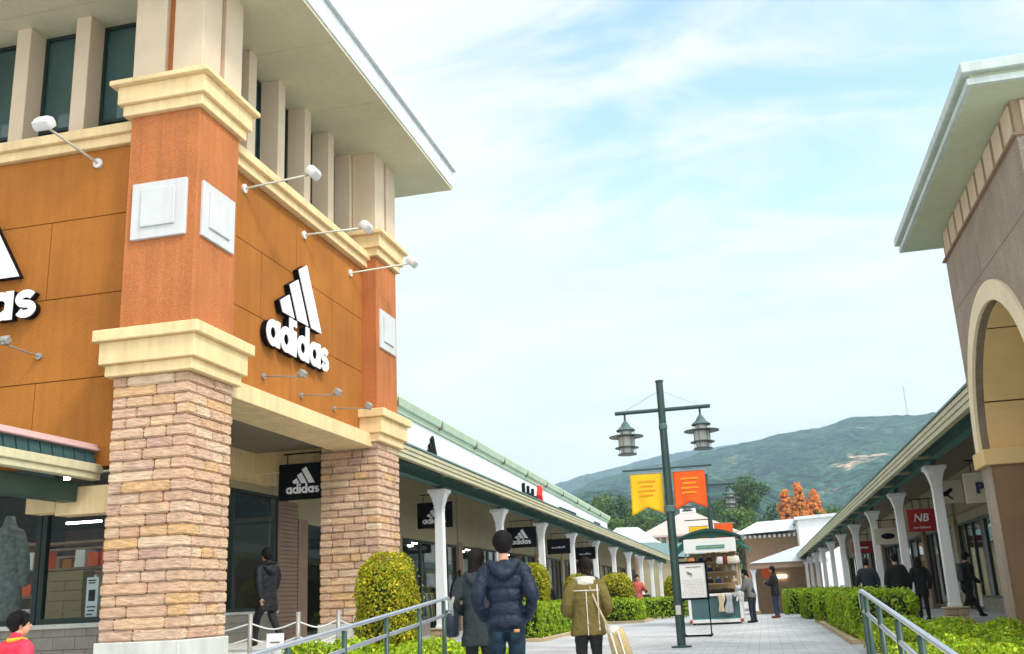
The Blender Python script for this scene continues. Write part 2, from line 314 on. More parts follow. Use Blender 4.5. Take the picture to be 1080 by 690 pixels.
def letter(ch,x,h,t,fn,d0,d1,name,mats,par,mc=1,m=0):
    """rounded geometric lower case letter: x-height h, stroke t; returns advance"""
    mb=MB(); r=(h-t)/2; w=2*r+t; ex=.012
    if ch in 'ad':
        band(mb,arc(x+w/2,h/2,r,0,360,28),t,fn,d0,d1,m,mc)
        top=h if ch=='a' else h*1.42
        mb.prism([(x+w-t,0),(x+w,0),(x+w,top),(x+w-t,top)],d0,d1+ex,fn,m,mc)
    elif ch=='i':
        w=t; mb.prism([(x,0),(x+t,0),(x+t,h),(x,h)],d0,d1,fn,m,mc); mb.prism([(x,h*1.16),(x+t,h*1.16),(x+t,h*1.42),(x,h*1.42)],d0,d1,fn,m,mc)
    elif ch=='s':
        w=h*.82; cx=x+w/2; q=(h-t)/4
        pts=arc(cx,h-t/2-q,q,25,270,14); pts=[(cx+(p[0]-cx)*(w-t)/2/q,p[1]) for p in pts]
        p2=arc(cx,t/2+q,q,90,-155,14); p2=[(cx+(p[0]-cx)*(w-t)/2/q,p[1]) for p in p2]
        band(mb,pts+p2[1:],t*.92,fn,d0,d1,m,mc)
    mb.build(name,mats,par); return w
def logo(par,fn,x0,z0,H,mats,mc=1,m=0,d=.18,d0=0):
    """three slanting stripes over the word; x-height H; width about 5.7H"""
    f=lambda p,dd:fn((p[0]+x0,p[1]+z0),dd)
    x=0
    for ch in 'adidas':
        x+=letter(ch,x,H,H*.29,f,d0,d0+d,'letter',mats,par,mc,m)+H*.07
    W=x; t=.150*W
    for k,Lr in enumerate((.17,.345,.52)):
        mb=MB(); xb=W*(.40+.225*k); z=H*1.50 if k else H*1.50; Ln=Lr*W
        wv=t/.866
        pts=[(xb-wv,z),(xb,z),(xb-.5*Ln,z+.866*Ln),(xb-.5*Ln-.866*t,z+.866*Ln-.5*t)]
        mb.prism(pts,d0,d0+d,f,m,mc); mb.build('stripe',mats,par)
    return W
def text(s,fn_mat,size,mat,name,par,ext=.01,bold=.0,shear=0):
    cu=bpy.data.curves.new(name,'FONT'); cu.body=s; cu.size=size; cu.extrude=ext; cu.offset=bold; cu.shear=shear; cu.align_x='CENTER'; cu.align_y='CENTER'
    o=bpy.data.objects.new(name,cu); COL.objects.link(o); o.matrix_world=fn_mat
    dg=bpy.context.evaluated_depsgraph_get(); dg.update(); me=bpy.data.meshes.new_from_object(o.evaluated_get(dg)); me.transform(fn_mat); bpy.data.objects.remove(o); me.materials.clear()
    me.name=name
    return link(name,me,mat,par)
def face_y(x,y,z): return Matrix.Translation((x,y,z))@Matrix.Rotation(PI/2,4,'X')            # facing -y
def face_nx(x,y,z): return Matrix.Translation((x,y,z))@Matrix.Rotation(-PI/2,4,'Z')@Matrix.Rotation(PI/2,4,'X')  # facing -x
def face_px(x,y,z): return Matrix.Translation((x,y,z))@Matrix.Rotation(PI/2,4,'Z')@Matrix.Rotation(PI/2,4,'X')
# ================================================================ BIG CORNER STORE (left)
store=thing('store_building',(-12,18,0),'orange and ochre rendered store building with rough stone piers and a deep pale eave','building')
XF=-8.0
def pier(x0,x1,y0,y1,stone_lo):
    # core, used as the parent of the pieces
    mb=MB(); mb.box(x0+.06,x1-.06,y0+.06,y1-.06,stone_lo,4.6); p=mb.build('pier',mt['mortar'],store)
    st=MB(); z=stone_lo; k=0; H=(4.58-stone_lo)/24
    def blk(a0,a1,b0,b1):
        dx=random.uniform(0,.022)
        st.box(a0,a1,b0,b1,z+.004,z+H-.004)
    for c in range(24):
        z=stone_lo+c*H; par=c%2; th=.24
        for face in range(4):
            horiz=face in (0,2); lo,hi=(x0,x1) if horiz else (y0,y1)
            own=(par==(0 if horiz else 1)); a=lo if own else lo+th; b=hi if own else hi-th
            cuts=[a]; 
            while b-cuts[-1]>.85: cuts.append(cuts[-1]+random.choice((.28,.42,.55,.66,.74)))
            if b-cuts[-1]>.6 and random.random()<.5: cuts.append(cuts[-1]+(b-cuts[-1])*random.uniform(.35,.65))
            cuts.append(b)
            for i in range(len(cuts)-1):
                j=random.uniform(-.012,.016); s_,e_=cuts[i]+(.006 if i else 0),cuts[i+1]-(.006 if i<len(cuts)-2 else 0)
                if i==0 and own: s_-=random.uniform(-.005,.014)
                if i==len(cuts)-2 and own: e_+=random.uniform(-.005,.014)
                if face==0: st.box(s_,e_,y0-j,y0+th,z+.004,z+H-.004)
                elif face==2: st.box(s_,e_,y1-th,y1+j,z+.004,z+H-.004)
                elif face==1: st.box(x1-th,x1+j,s_,e_,z+.004,z+H-.004)
                else: st.box(x0-j,x0+th,s_,e_,z+.004,z+H-.004)
    me_o=st.build('stonework',mt['stone'],p,bevel=.020,seg=2,smooth=False)
    # rough split faces
    me=me_o.data
    MB().box(x0-.04,x1+.04,y0-.04,y1+.04,-.6,stone_lo).build('plinth',mt['concrete'],p,bevel=.015)
    def cap(tiers,name):
        c=MB()
        for o,a,b in tiers: c.box(x0-o,x1+o,y0-o,y1+o,a,b)
        c.build(name,mt['cream'],p,bevel=.012)
    cap([(.10,4.58,4.76),(.17,4.76,5.11),(.25,5.11,5.29)],'lower_cap')
    MB().box(x0+.03,x1-.005,y0+.01,y1-.03,5.29,8.94).build('shaft',mt['orange'],p,bevel=.01)
    cap([(.08,8.94,9.13),(.15,9.13,9.44),(.25,9.44,9.53)],'upper_cap')
    # upper cream shaft with a recessed orange slot on each face
    u=MB(); X0,X1,Y0,Y1=x0,x1-.005,y0+.01,y1; zc=11.6
    cx,cy,hw=(X0+X1)/2+.02,(Y0+Y1)/2,.075
    for (a,b) in ((X0,cx-hw),(cx+hw,X1)):
        for (c,d) in ((Y0,cy-hw),(cy+hw,Y1)): u.box(a,b,c,d,9.53,zc)
    u.build('upper_shaft',mt['beige'],p,bevel=.008)
    MB().box(X0+.1,X1-.1,Y0+.1,Y1-.1,9.53,zc-.01).build('slot_strip',mt['orange'],p)
    # white square plaques with a raised inner panel
    for face in ((0,1) if y0<15 else (1,)):
        q=MB()
        if face==0:
            c=(x0+x1)/2; q.box(c-.48,c+.48,y0-.045,y0+.02,6.77,7.72); q.box(c-.30,c+.30,y0-.075,y0-.045,6.96,7.60)
        else:
            c=(y0+y1)/2-.01; q.box(x1-.02,x1+.04,c-.5,c+.5,6.78,7.71); q.box(x1+.04,x1+.07,c-.32,c+.32,6.96,7.58)
        q.build('plaque',mt['plaquew'],p,bevel=.008)
    return p
pier(-9.28,-8.0,13.0,14.3,.72)
pier(-9.36,-8.0,20.72,22.08,.72)
# panelled upper walls, recessed joints
def panels(axis,c,lo,hi,zs,cuts,th,name):
    mb=MB()
    for r in range(len(zs)-1):
        cs=[lo]+[q for q in cuts[r]]+[hi]
        for i in range(len(cs)-1):
            a,b=cs[i]+(.008 if i else 0),cs[i+1]-(.008 if i<len(cs)-2 else 0); z0,z1=zs[r]+.008,zs[r+1]-.008
            if axis=='y': mb.box(a,b,c,c+th,z0,z1)
            else: mb.box(c-th,c,a,b,z0,z1)
    if axis=='y': mb.box(lo,hi,c+.025,c+.3,zs[0],zs[-1],1)
    else: mb.box(c-.3,c-.025,lo,hi,zs[0],zs[-1],1)
    return mb.build(name,[mt['ochre'],mt['joint']],store,bevel=0)
panels('y',13.35,-16,-9.2,[3.3,4.72,6.1,7.45,8.66],[[-13.6,-10.95],[-12.3],[-13.6,-10.88],[-12.3]],.05,'wall')
panels('x',-8.36,14.2,20.8,[4.75,6.19,7.44,8.68],[[17.1],[15.85,19.05],[17.3]],.05,'wall')
c=MB(); c.box(-16,-9.2,13.26,13.6,8.66,8.83); c.box(-16,-9.2,13.18,13.6,8.83,9.0); c.build('cornice',mt['cream'],store,bevel=.01)
c=MB(); c.box(-8.6,-8.22,14.2,20.8,8.68,8.85); c.box(-8.6,-8.14,14.2,20.8,8.85,9.02); c.build('cornice',mt['cream'],store,bevel=.01)
# beam over the opening, with butt joints
c=MB()
for k in range(6): c.box(-9.1,-8.12,14.25+k*1.083,14.25+(k+1)*1.083-.012,4.46,4.76)
c.build('beam',mt['cream'],store,bevel=.006)
# deep fins and the upper windows behind them
for k in range(5):
    x1=-10.74-1.25*k; f=MB().box(x1-.30,x1,13.75,14.2,9.0,11.6).build('fin',mt['beige'],store,bevel=.01)
for k in range(5):
    y1=15.95+1.24*k; f=MB().box(-9.05,-8.6,y1-.30,y1,9.0,11.6).build('fin',mt['beige'],store,bevel=.01)
def upwin(axis,a,b,c):
    fr=MB(); bars=[(a,a+.05,9.02,11.58),(b-.05,b,9.02,11.58),(a+.05,b-.05,9.02,9.09),(a+.05,b-.05,11.52,11.58),(a+.05,b-.05,9.62,9.68),(a+(b-a)*.62,a+(b-a)*.62+.04,9.09,9.62)]
    for p,q,z0,z1 in bars:
        if axis=='y': fr.box(p,q,c,c+.08,z0,z1)
        else: fr.box(c-.08,c,p,q,z0,z1)
    o=fr.build('window',mt['frame'],store)
    pn=MB()
    if axis=='y': pn.box(a+.04,b-.04,c+.05,c+.07,9.05,11.55)
    else: pn.box(c-.07,c-.05,a+.04,b-.04,9.05,11.55)
    pn.build('pane',mt['winglass'],o)
for k in range(5): x1=-10.74-1.25*k; upwin('y',x1-1.25+.0,x1-.30,14.15) if False else upwin('y',x1-1.25,x1-.30,14.15)
upwin('y',-10.74,-9.3,14.15)
for k in range(5): y1=15.95+1.24*k; upwin('x',y1-1.24,y1-.30,-9.0)
upwin('x',20.91,21.6,-9.0)
# core mass, soffit and roof
MB().box(-26,-9.35,14.4,22.0,4.72,11.58).build('core_wall',mt['taupe'],store)
sfj=MB()
for a,b in ((11.6,13.4),(13.4,15.9),(15.9,18.4),(18.4,20.9),(20.9,23.55)): sfj.box(-20,-6.93,a+.005,b-.005,11.6,11.66)
sfj.box(-19.9,-7,11.7,23.5,11.61,11.655,1); sfj.build('soffit',[mt['soffit'],mt['taupe']],store)
rf=MB(); rf.box(-20,-6.90,11.57,23.58,11.66,12.14); rf.box(-20,-6.82,11.49,23.66,12.14,12.42); rf.box(-19.9,-7.5,12,23,12.42,12.5)
r_=rf.build('roof',mt['fascia'],store,bevel=.012)
# walkway level below: floor, ceiling, inner beam, shopfront
MB().box(-20,-8.05,14.0,22.3,-.6,.42).build('raised_floor',mt['concrete'],store,bevel=.01)
MB().box(-16,-9.1,13.45,22.0,4.62,4.7).build('ceiling',mt['ceil'],store)
c=MB(); 
for k in range(5): c.box(-11.5,-11.2,14.3+k*1.6,14.3+(k+1)*1.6-.012,3.98,4.62)
c.build('inner_beam',mt['cream'],store)
c=MB(); c.box(-9.36,-9.0,20.9,21.9,4.4,4.6)
MB().box(-11.5,-9.36,21.2,21.5,4.15,4.62).build('cross_beam',mt['cream'],store)
XS=-11.5
def shopwin(par,axis,a,b,z0,z1,c,mull=(),gl=None,fw=.07,sill=True):
    fr=MB()
    def bx(p,q,u,v,d0=0,d1=.1):
        if axis=='x': fr.box(c-d1,c-d0,p,q,u,v)       # facing +x
        elif axis=='-x': fr.box(c+d0,c+d1,p,q,u,v)
        else: fr.box(p,q,c+d0,c+d1,u,v)
    bx(a,a+fw,z0,z1); bx(b-fw,b,z0,z1); bx(a+fw,b-fw,z1-fw,z1); bx(a+fw,b-fw,z0,z0+fw)
    for q in mull: bx(q-fw*.4,q+fw*.4,z0+fw,z1-fw)
    o=fr.build('window',mt['frame'],par)
    pn=MB()
    if axis=='x': pn.box(c-.06,c-.045,a+fw*.8,b-fw*.8,z0+fw*.8,z1-fw*.8)
    elif axis=='-x': pn.box(c+.045,c+.06,a+fw*.8,b-fw*.8,z0+fw*.8,z1-fw*.8)
    else: pn.box(a+fw*.8,b-fw*.8,c+.045,c+.06,z0+fw*.8,z1-fw*.8)
    pn.build('pane',mt['glass'],o)
    return o
def tiles(mb,axis,c,lo,hi,z0,z1,w_=.4,h_=.2):
    z=z0
    k=0
    while z<z1-.02:
        zt=min(z+h_,z1); x=lo-(w_/2 if k%2 else 0)
        while x<hi:
            a,b=max(x,lo),min(x+w_,hi)
            if b-a>.03:
                if axis=='x': mb.box(c-.05,c,a+.004,b-.004,z+.004,zt-.004)
                elif axis=='-x': mb.box(c,c+.05,a+.004,b-.004,z+.004,zt-.004)
                else: mb.box(a+.004,b-.004,c,c+.05,z+.004,zt-.004)
            x+=w_
        z=zt;k+=1
t=MB(); tiles(t,'x',XS+.05,17.8,22.9,.42,1.0); t.box(XS-.2,XS-.004,17.8,22.9,.42,1.0); t.build('base_wall',mt['tilewall'],store)
MB().box(XS-.1,XS+.09,17.8,22.9,1.0,1.06).build('sill',mt['concrete'],store)
shopwin(store,'x',18.7,22.85,1.06,3.8,XS,(20.8,))
MB().box(XS-.2,XS,17.8,22.95,3.8,4.6).build('upper_wall',mt['wallcream'],store)
s_=MB()
for k in range(34): s_.box(XS-.12,XS+.02,22.95,24.05,.3+k*.1,.3+k*.1+.085)
s_.box(XS-.1,XS-.005,22.95,24.05,.3,3.7)
s_.build('siding_panel',mt['siding'],store)
# shopfront facing the camera at the far left, seen under the near canopy
YS=14.6
t=MB(); tiles(t,'y',YS-.05,-16,-9.4,-.6,.93); t.build('base_wall',mt['tilewall'],store)
MB().box(-16,-9.36,YS-.12,YS+.1,.93,1.0).build('sill',mt['concrete'],store)
shopwin(store,'y',-16,-11.62,1.0,4.4,YS,(-13.4,),fw=.09)
shopwin(store,'y',-11.6,-9.95,1.0,4.4,YS,(),fw=.09)
MB().box(-9.9,-9.78,14.45,14.58,-.6,4.4).build('downpipe',mt['siding'],store)
c=MB(); c.box(-10.95,-10.43,13.36,13.7,2.66,3.02); c.box(-10.42,-9.3,13.36,13.7,2.60,3.02); c.build('bracket_beam',mt['cream'],store,bevel=.005)
# ---- interior of the corner shop: one deep room behind both windows
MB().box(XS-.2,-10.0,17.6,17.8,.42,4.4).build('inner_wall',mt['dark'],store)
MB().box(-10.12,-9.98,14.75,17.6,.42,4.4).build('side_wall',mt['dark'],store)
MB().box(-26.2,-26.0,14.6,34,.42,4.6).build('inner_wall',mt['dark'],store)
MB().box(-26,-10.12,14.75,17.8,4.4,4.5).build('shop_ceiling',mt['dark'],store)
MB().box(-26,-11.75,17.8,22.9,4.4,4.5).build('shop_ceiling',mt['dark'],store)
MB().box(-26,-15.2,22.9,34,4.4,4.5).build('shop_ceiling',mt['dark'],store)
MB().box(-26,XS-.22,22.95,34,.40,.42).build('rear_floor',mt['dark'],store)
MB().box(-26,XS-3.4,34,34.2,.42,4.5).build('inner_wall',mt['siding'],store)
for x in (-13.6,-15.4,-17.4,-19.4):
    for y in (16.2,19.0,22.0,25.2): MB().lathe([(.01,-.02),(.10,-.02),(.12,.04),(.01,.04)],(x+random.uniform(-.3,.3),y,4.36),10).build('ceiling_lamp',mt['lamp_on'],store)
for (x,y,z) in [(-11.7,15.15,4.36),(-11.0,15.2,4.36),(-12.4,16.6,4.36),(-12.6,19.5,4.36),(-12.6,20.9,4.36),(-12.6,22.2,4.36)]:
    MB().lathe([(.01,-.02),(.08,-.02),(.10,.04),(.01,.04)],(x,y,z),10).build('ceiling_lamp',mt['lamp_on'],store)
for (x,y,z) in [(-11.4,15.9,4.3),(-12.6,15.5,4.3),(-16,20.5,3.9),(-18,24,3.9),(-14.5,18.2,3.9),(-20,27,3.9),(-12.8,20.3,4.1)]:  # strips nearest the windows are unseen extras added to brighten the shop interior
    MB().box(x-.6,x+.6,y-.03,y+.03,z,z+.06).build('strip_lamp',mt['lamp_on'],store)
MB().box(-14.5,XS-.22,17.85,22.8,.40,.425).build('shop_floor',mt['beige'],store)
for k,(x,y) in enumerate(((-13.1,17.3),(-14.6,18.9),(-16.4,21.2),(-18.6,24.4),(-13.6,25.5))):
    u_=MB(); 
    for j in range(5): u_.box(x-1.1,x+1.1,y,y+.45,.5+j*.5,.54+j*.5)
    u_.box(x-1.15,x-1.1,y,y+.45,.42,2.6); u_.box(x+1.1,x+1.15,y,y+.45,.42,2.6); o_=u_.build('shelf_unit',mt['siding'],store)
    for j in range(4):
        for i in range(7):
            if random.random()<.8: MB().box(x-1.0+i*.29,x-.79+i*.29,y-.02,y+.3,.545+j*.5,.75+j*.5+random.uniform(0,.15)).build('shelf_goods',[mt['card'],mt['letter'],mt['orangeb'],mt['ochre'],mt['siding']][random.randrange(5)],o_)
tr=MB()
for yy in (15.2,17.0,19.0): tr.box(-22,-11.8,yy,yy+.05,4.12,4.17)
tr.build('lighting_track',mt['lampgrey'],store)
# stacks of shoe boxes, mannequin, notice
def boxstack(x,y,nc,nr,label):
    t=thing('box_stack',(x,y,.42),label,'boxes')
    for i in range(nc):
        b=MB()
        for j in range(nr):
            dx=random.uniform(-.01,.01); b.box(i*.36+dx,i*.36+.345+dx,0,.3,j*.165+.3,j*.165+.3+.158)
        b.build('box_column',mt['card'],t,bevel=.004,local=True)
    MB().box(-.04,nc*.36+.04,-.04,.34,0,.29).build('stand',mt['siding'],t,local=True)
boxstack(-11.98,15.3,2,7,'left-hand tall stack of brown shoe boxes behind the shop glass')
boxstack(-11.12,15.45,1,6,'narrow right-hand stack of brown shoe boxes behind the shop glass')
MB().box(-26,-10.1,14.75,17.6,.425,.46).build('shop_floor',mt['tilewall'],store)
nb=thing('notice_board',(-10.72,14.8,1.0),'small white notice with a dark square picture standing behind the window','notice')
MB().box(-.11,.11,0,.03,.0,.72).build('panel',mt['letter'],nb,local=True)
MB().box(-.06,.06,-.008,-.002,.34,.52).build('picture',mt['black'],nb,local=True)
q=MB()
for k,(a,b) in enumerate(((-.08,.07),(-.07,.05),(-.08,.08),(-.06,.06),(-.08,.03))): q.box(a,b,-.006,-.001,[.66,.62,.24,.18,.12][k],[.66,.62,.24,.18,.12][k]+.02)
q.build('print_lines',mt['black'],nb,local=True)
# ================================================================ near-left canopy (runs towards the camera)
cn=thing('canopy',(-10.6,9,0),'green metal canopy with beige gutter and pink flashing left of the near stone pier','canopy')
q=MB(); q.box(-9.86,-9.70,2,13.42,3.10,3.20); q.box(-9.86,-9.66,2,13.42,3.20,3.33); q.build('gutter',mt['gutter'],cn,bevel=.01)
q=MB(); n=46
for k in range(n):
    y0=2+k*(11.3/n); y1=y0+11.3/n-.03
    q.add([(-9.70,y0,3.34),(-9.70,y1,3.34),(-12.2,y1,3.46),(-12.2,y0,3.46),(-9.74,y0,3.52),(-9.74,y1,3.52),(-12.2,y1,3.62),(-12.2,y0,3.62)],[(0,1,2,3),(4,5,6,7),(0,1,5,4),(1,2,6,5),(2,3,7,6),(3,0,4,7)])
q.build('roof_sheet',mt['canopyteal'],cn)
q=MB(); q.box(-9.86,-9.66,2,13.32,3.53,3.57); q.box(-9.83,-9.70,2,13.32,3.57,3.63); q.build('ridge_flashing',mt['pink'],cn,bevel=.008)
MB().box(-10.25,-10.0,2,13.3,2.78,3.08).build('beam',mt['dkgreen'],cn,bevel=.01)
MB().box(-13,-10.26,13.1,13.3,2.95,3.3).build('cross_beam',mt['dkgreen'],cn)
# ================================================================ wall spotlights
def spot(base,head,big,label,axis):
    bx_,by_,bz_=base; t=thing('wall_spotlight',base,label,'lamp','spotlights on arms fixed to the ochre walls')
    out=Vector((1,0,0)) if axis=='x' else Vector((0,-1,0)); r=.085 if big else .055
    am=mt['armmetal'] if big else mt['lampgrey']; hm=mt['lampmetal'] if big else mt['lampgrey']
    MB().tube([Vector(base)-out*.0,Vector(base)+out*.04],r,16,ends=False).build('base_plate',mt['lampmetal'] if big else mt['lampgrey'],t)
    h=Vector(head); MB().tube([Vector(base)+out*.03,h],.022 if big else .014,8).build('arm',am,t,smooth=True)
    MB().sph(h,.04 if big else .028,8).build('knuckle',mt['lampgrey'],t,smooth=True)
    # a floodlight head: shaped housing with a lighter visor, tilted back to the wall
    w2,d2,h2=(.17,.13,.12) if big else (.075,.085,.08)
    mbh=MB(); pr=[]
    for k,(s_,zz) in enumerate(((.55,0),(.95,.25),(1.0,.65),(.92,1.0))):
        pr.append([(sx_*w2*s_,sy_*d2*s_*.8,zz*h2*1.6) for sx_,sy_ in ((-.8,-1),(.8,-1),(1,-.7),(1,.7),(.8,1),(-.8,1),(-1,.7),(-1,-.7))])
    mbh.rings(pr)
    dirn=(-out*.55+Vector((0,0,-.55))) if big else (-out*.8+Vector((0,0,.6)))
    zax=dirn.normalized(); side=Vector((0,0,1)).cross(out).normalized(); yax=zax.cross(side).normalized(); rot=Matrix((side,yax,zax)).transposed().to_4x4()
    T=Matrix.Translation(h-zax*h2*.3+Vector((0,0,.07 if big else .03)))@rot
    mbh.v=[tuple(T@Vector(p)) for p in mbh.v]
    hd=mbh.build('lamp_head',hm,t,bevel=.006)
    g_=MB().box(-w2*.8,w2*.8,-d2*.62,d2*.62,h2*1.6,h2*1.62+.004); g_.v=[tuple(T@Vector(p)) for p in g_.v]
    g_.build('lens',mt['lglass'],hd)
for i,(b,h_,nm) in enumerate((((-8.36,15.12,8.42),(-7.25,15.75,8.82),'nearest of the three white floodlights under the side cornice'),
    ((-8.36,17.6,8.41),(-7.25,18.35,8.70),'middle of the three white floodlights under the side cornice'),
    ((-8.36,20.02,8.35),(-7.2,21.15,8.82),'farthest white floodlight under the side cornice, head against the sky'))): spot(b,h_,True,nm,'x')
for b,h_,nm in (((-8.36,15.99,5.13),(-7.5,15.9,5.02),'nearest small grey spotlight below the side wall logo'),
    ((-8.36,17.55,5.07),(-7.5,17.45,4.98),'middle small grey spotlight below the side wall logo'),
    ((-8.36,19.14,5.08),(-7.5,19.05,4.99),'farthest small grey spotlight below the side wall logo')): spot(b,h_,False,nm,'x')
spot((-10.07,13.35,8.40),(-10.42,12.35,8.72),True,'white floodlight on the front wall left of the near pier, under the upper windows','y')
spot((-10.91,13.35,5.16),(-11.02,12.65,5.22),False,'small grey spotlight on the front wall below the cut-off logo','y')
# ================================================================ wall logos
LM=[mt['black'],mt['letter']]
ws=thing('wall_sign',(-8.36,17.2,5.7),'white adidas letters and three stripes on the ochre side wall above the beam','sign')
def two(par,fn,x0,z0,H):
    logo(par,fn,x0,z0,H,[mt['black'],mt['black']],0,0,.11,.02)
    return logo(par,fn,x0,z0,H,[mt['letter'],mt['letter']],0,0,.02,.132)
two(ws,yz(-8.36),15.83,5.70,.50)
ws2=thing('wall_sign',(-12.2,13.35,5.8),'white adidas logo on the front wall, cut by the left edge so only as shows','sign')
two(ws2,xz(13.35),-13.62,5.79,.49)
# black hanging signs with the same mark
def hang(x0,x1,y,z0,z1,label,w=True,kind='a',ztop=None):
    t=thing('hanging_sign',((x0+x1)/2,y,z0),label,'sign','hanging signs under the left walkway')
    MB().box(x0,x1,y-.03,y+.03,z0,z1).build('board',mt['black'],t,bevel=.006)
    zt=ztop or z1+.25; q=MB()
    for xx in (x0+.2,x1-.2): q.tube([(xx,y,z1),(xx,y,zt)],.012,6,ends=False)
    q.bar((x0+.1,y,zt),(x1-.1,y,zt),.03,.03); q.build('hanger',mt['black'],t)
    if kind=='a':
        W=(x1-x0)*.70; H=W/5.75
        logo(t,xz(y-.03),(x0+x1)/2-W/2,z0+(z1-z0)*.17,H,[mt['letter'],mt['letter']],0,0,.012,.002)
    elif kind=='bars':
        q=MB(); W=(x1-x0)*.6; xc=(x0+x1)/2
        for k in range(9): 
            a=xc-W/2+k*W/9; hh=random.choice((.05,.07,.09)); q.box(a,a+W/9*.55,y-.04,y-.03,z0+.38*(z1-z0),z0+.38*(z1-z0)+hh)
        q.build('lettering',mt['letter'],t)
    return t
hang(-10.5,-9.27,21.0,3.45,4.27,'black adidas hanging sign half behind the second stone pier','a',ztop=4.5)
hang(-10.62,-9.44,31.0,3.38,4.2,'black adidas hanging sign behind the first white column')
hang(-9.91,-8.68,40.0,3.06,3.88,'black adidas hanging sign beside the head of the man in navy')
hang(-9.8,-8.7,47.5,3.05,3.75,'plain black hanging sign right of the third white column',kind='bars')
hang(-9.8,-8.7,55,3.0,3.65,'dark hanging sign deep under the left walkway above the olive coat woman',kind='bars')
# ================================================================ COVERED WALKWAYS
def lerp(a,b,t): return tuple(a[i]+(b[i]-a[i])*t for i in range(len(a)))
def column(par,x,y,ztop,zb,ped=True):
    mb=MB(); s0=zb+(.37 if ped else .15)
    def sq(z,h): return [(x-h,y-h,z),(x+h,y-h,z),(x+h,y+h,z),(x-h,y+h,z)]
    mb.rings([sq(s0,.155),sq(s0+.06,.155),sq(s0+.1,.135),sq(ztop-.62,.118),sq(ztop-.60,.13),sq(ztop-.56,.13),sq(ztop-.54,.12)])
    c=mb.build('column',mt['colwhite'],par,bevel=.006)
    k=MB(); k.rings([sq(ztop-.54,.12),sq(ztop-.40,.15),sq(ztop-.24,.19),sq(ztop-.13,.235),sq(ztop-.12,.27),sq(ztop-.02,.28),sq(ztop,.24)]); k.build('capital',mt['colwhite'],c,bevel=.005)
    if ped:
        p=MB()
        for j in range(2):
            for sgn in (-1,1): p.box(x+sgn*.002,x+sgn*.27,y-.27,y+.27,zb+.01+j*.16,zb+.165+j*.16)
        p.box(x-.3,x+.3,y-.3,y+.3,zb+.33,zb+.38); p.build('pedestal',mt['tan'],c,bevel=.02)
    return c
def walkway(A,B,side,ys,label,drop,bz):
    """A,B: outer top line of the gutter; side=-1: the roof rises towards -x"""
    t=thing('covered_walkway',(A[0]+side*1.5,A[1],0),label,'walkway')
    d=Vector(B)-Vector(A)
    def P(s_,ox,oz): q=Vector(A)+d*s_; return (q.x+side*ox,q.y,q.z+oz)
    g=MB()
    for (a0,a1,z0,z1) in ((.00,.12,-.10,.00),(.03,.15,-.20,-.103),(.06,.20,-.31,-.203)):
        g.prism([(a0,z0),(a1,z0),(a1,z1),(a0,z1)],0,1,lambda p,s_:P(s_,p[0],p[1]))
    g.build('gutter',mt['gutter'],t,bevel=.008)
    r=MB(); L_=d.length; n=int(L_/.33)
    for k in range(n):
        s0=k/n; s1=(k+.93)/n
        r.add([P(s0,-.03,.005),P(s1,-.03,.005),P(s1,3.6,1.05),P(s0,3.6,1.05),P(s0,-.03,.05),P(s1,-.03,.05),P(s1,3.6,1.10),P(s0,3.6,1.10)],[(0,1,2,3),(4,5,6,7),(0,1,5,4),(1,2,6,5),(2,3,7,6),(3,0,4,7)])
    r.prism([(.04,-.02),(3.55,.98),(3.55,1.0),(.04,.0)],0,1,lambda p,s_:P(s_,p[0],p[1]),1)
    r.build('roof_sheet',[mt['rooft'],mt['ceil']],t)
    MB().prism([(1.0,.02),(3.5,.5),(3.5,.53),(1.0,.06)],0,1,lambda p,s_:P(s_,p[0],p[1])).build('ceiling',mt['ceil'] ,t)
    b=MB(); 
    for (a0,a1,z0,z1) in ((.74,.98,bz,bz+.03),(.74,.98,bz+.27,bz+.30),(.85,.87,bz+.03,bz+.27)): b.prism([(a0,z0),(a1,z0),(a1,z1),(a0,z1)],0,1,lambda p,s_:P(s_,p[0],p[1]))
    b.build('beam',mt['teal'],t)
    # rafter ends between gutter and beam
    for y in ys:
        for dy in (0,.5):
            yy=y+dy*6.9; s_=(yy-A[1])/(B[1]-A[1])
            if 0<s_<1:
                q=Vector(P(s_,0,0)); k=MB()
                k.box(q.x+side*.2,q.x+side*1.0,yy-.09,yy+.09,q.z-.14,q.z-.08); k.build('rafter_board',mt['gutter'],t)
    for i,y in enumerate(ys):
        s_=(y-A[1])/(B[1]-A[1]); q=P(s_,.86,-drop)
        column(t,q[0],y,q[2],gz(y),True)
        MB().box(q[0]-.05,q[0]+.05,y-.05,y+.05,q[2]+.002,q[2]+drop+bz-.002).build('bearing',mt['teal'],t)
    return t
GL_A=(-8.10,22.2,4.82); GL_B=(-7.72,96,4.06)
LY=[28.05+6.85*k for k in range(10)]
walkway(GL_A,GL_B,-1,LY,'left covered walkway with flared white columns, beige gutter and green beam',.50,-.42)
GR_A=(3.96,18.3,4.42); GR_B=(2.86,96,3.56)
RY=[28.3,35.4,42.4,49.6,56.8,64.,71.2,78.4,85.6,92.6]
walkway(GR_A,GR_B,1,RY,'right covered walkway with a long row of leaning white columns beside the hedges',.34,-.20)
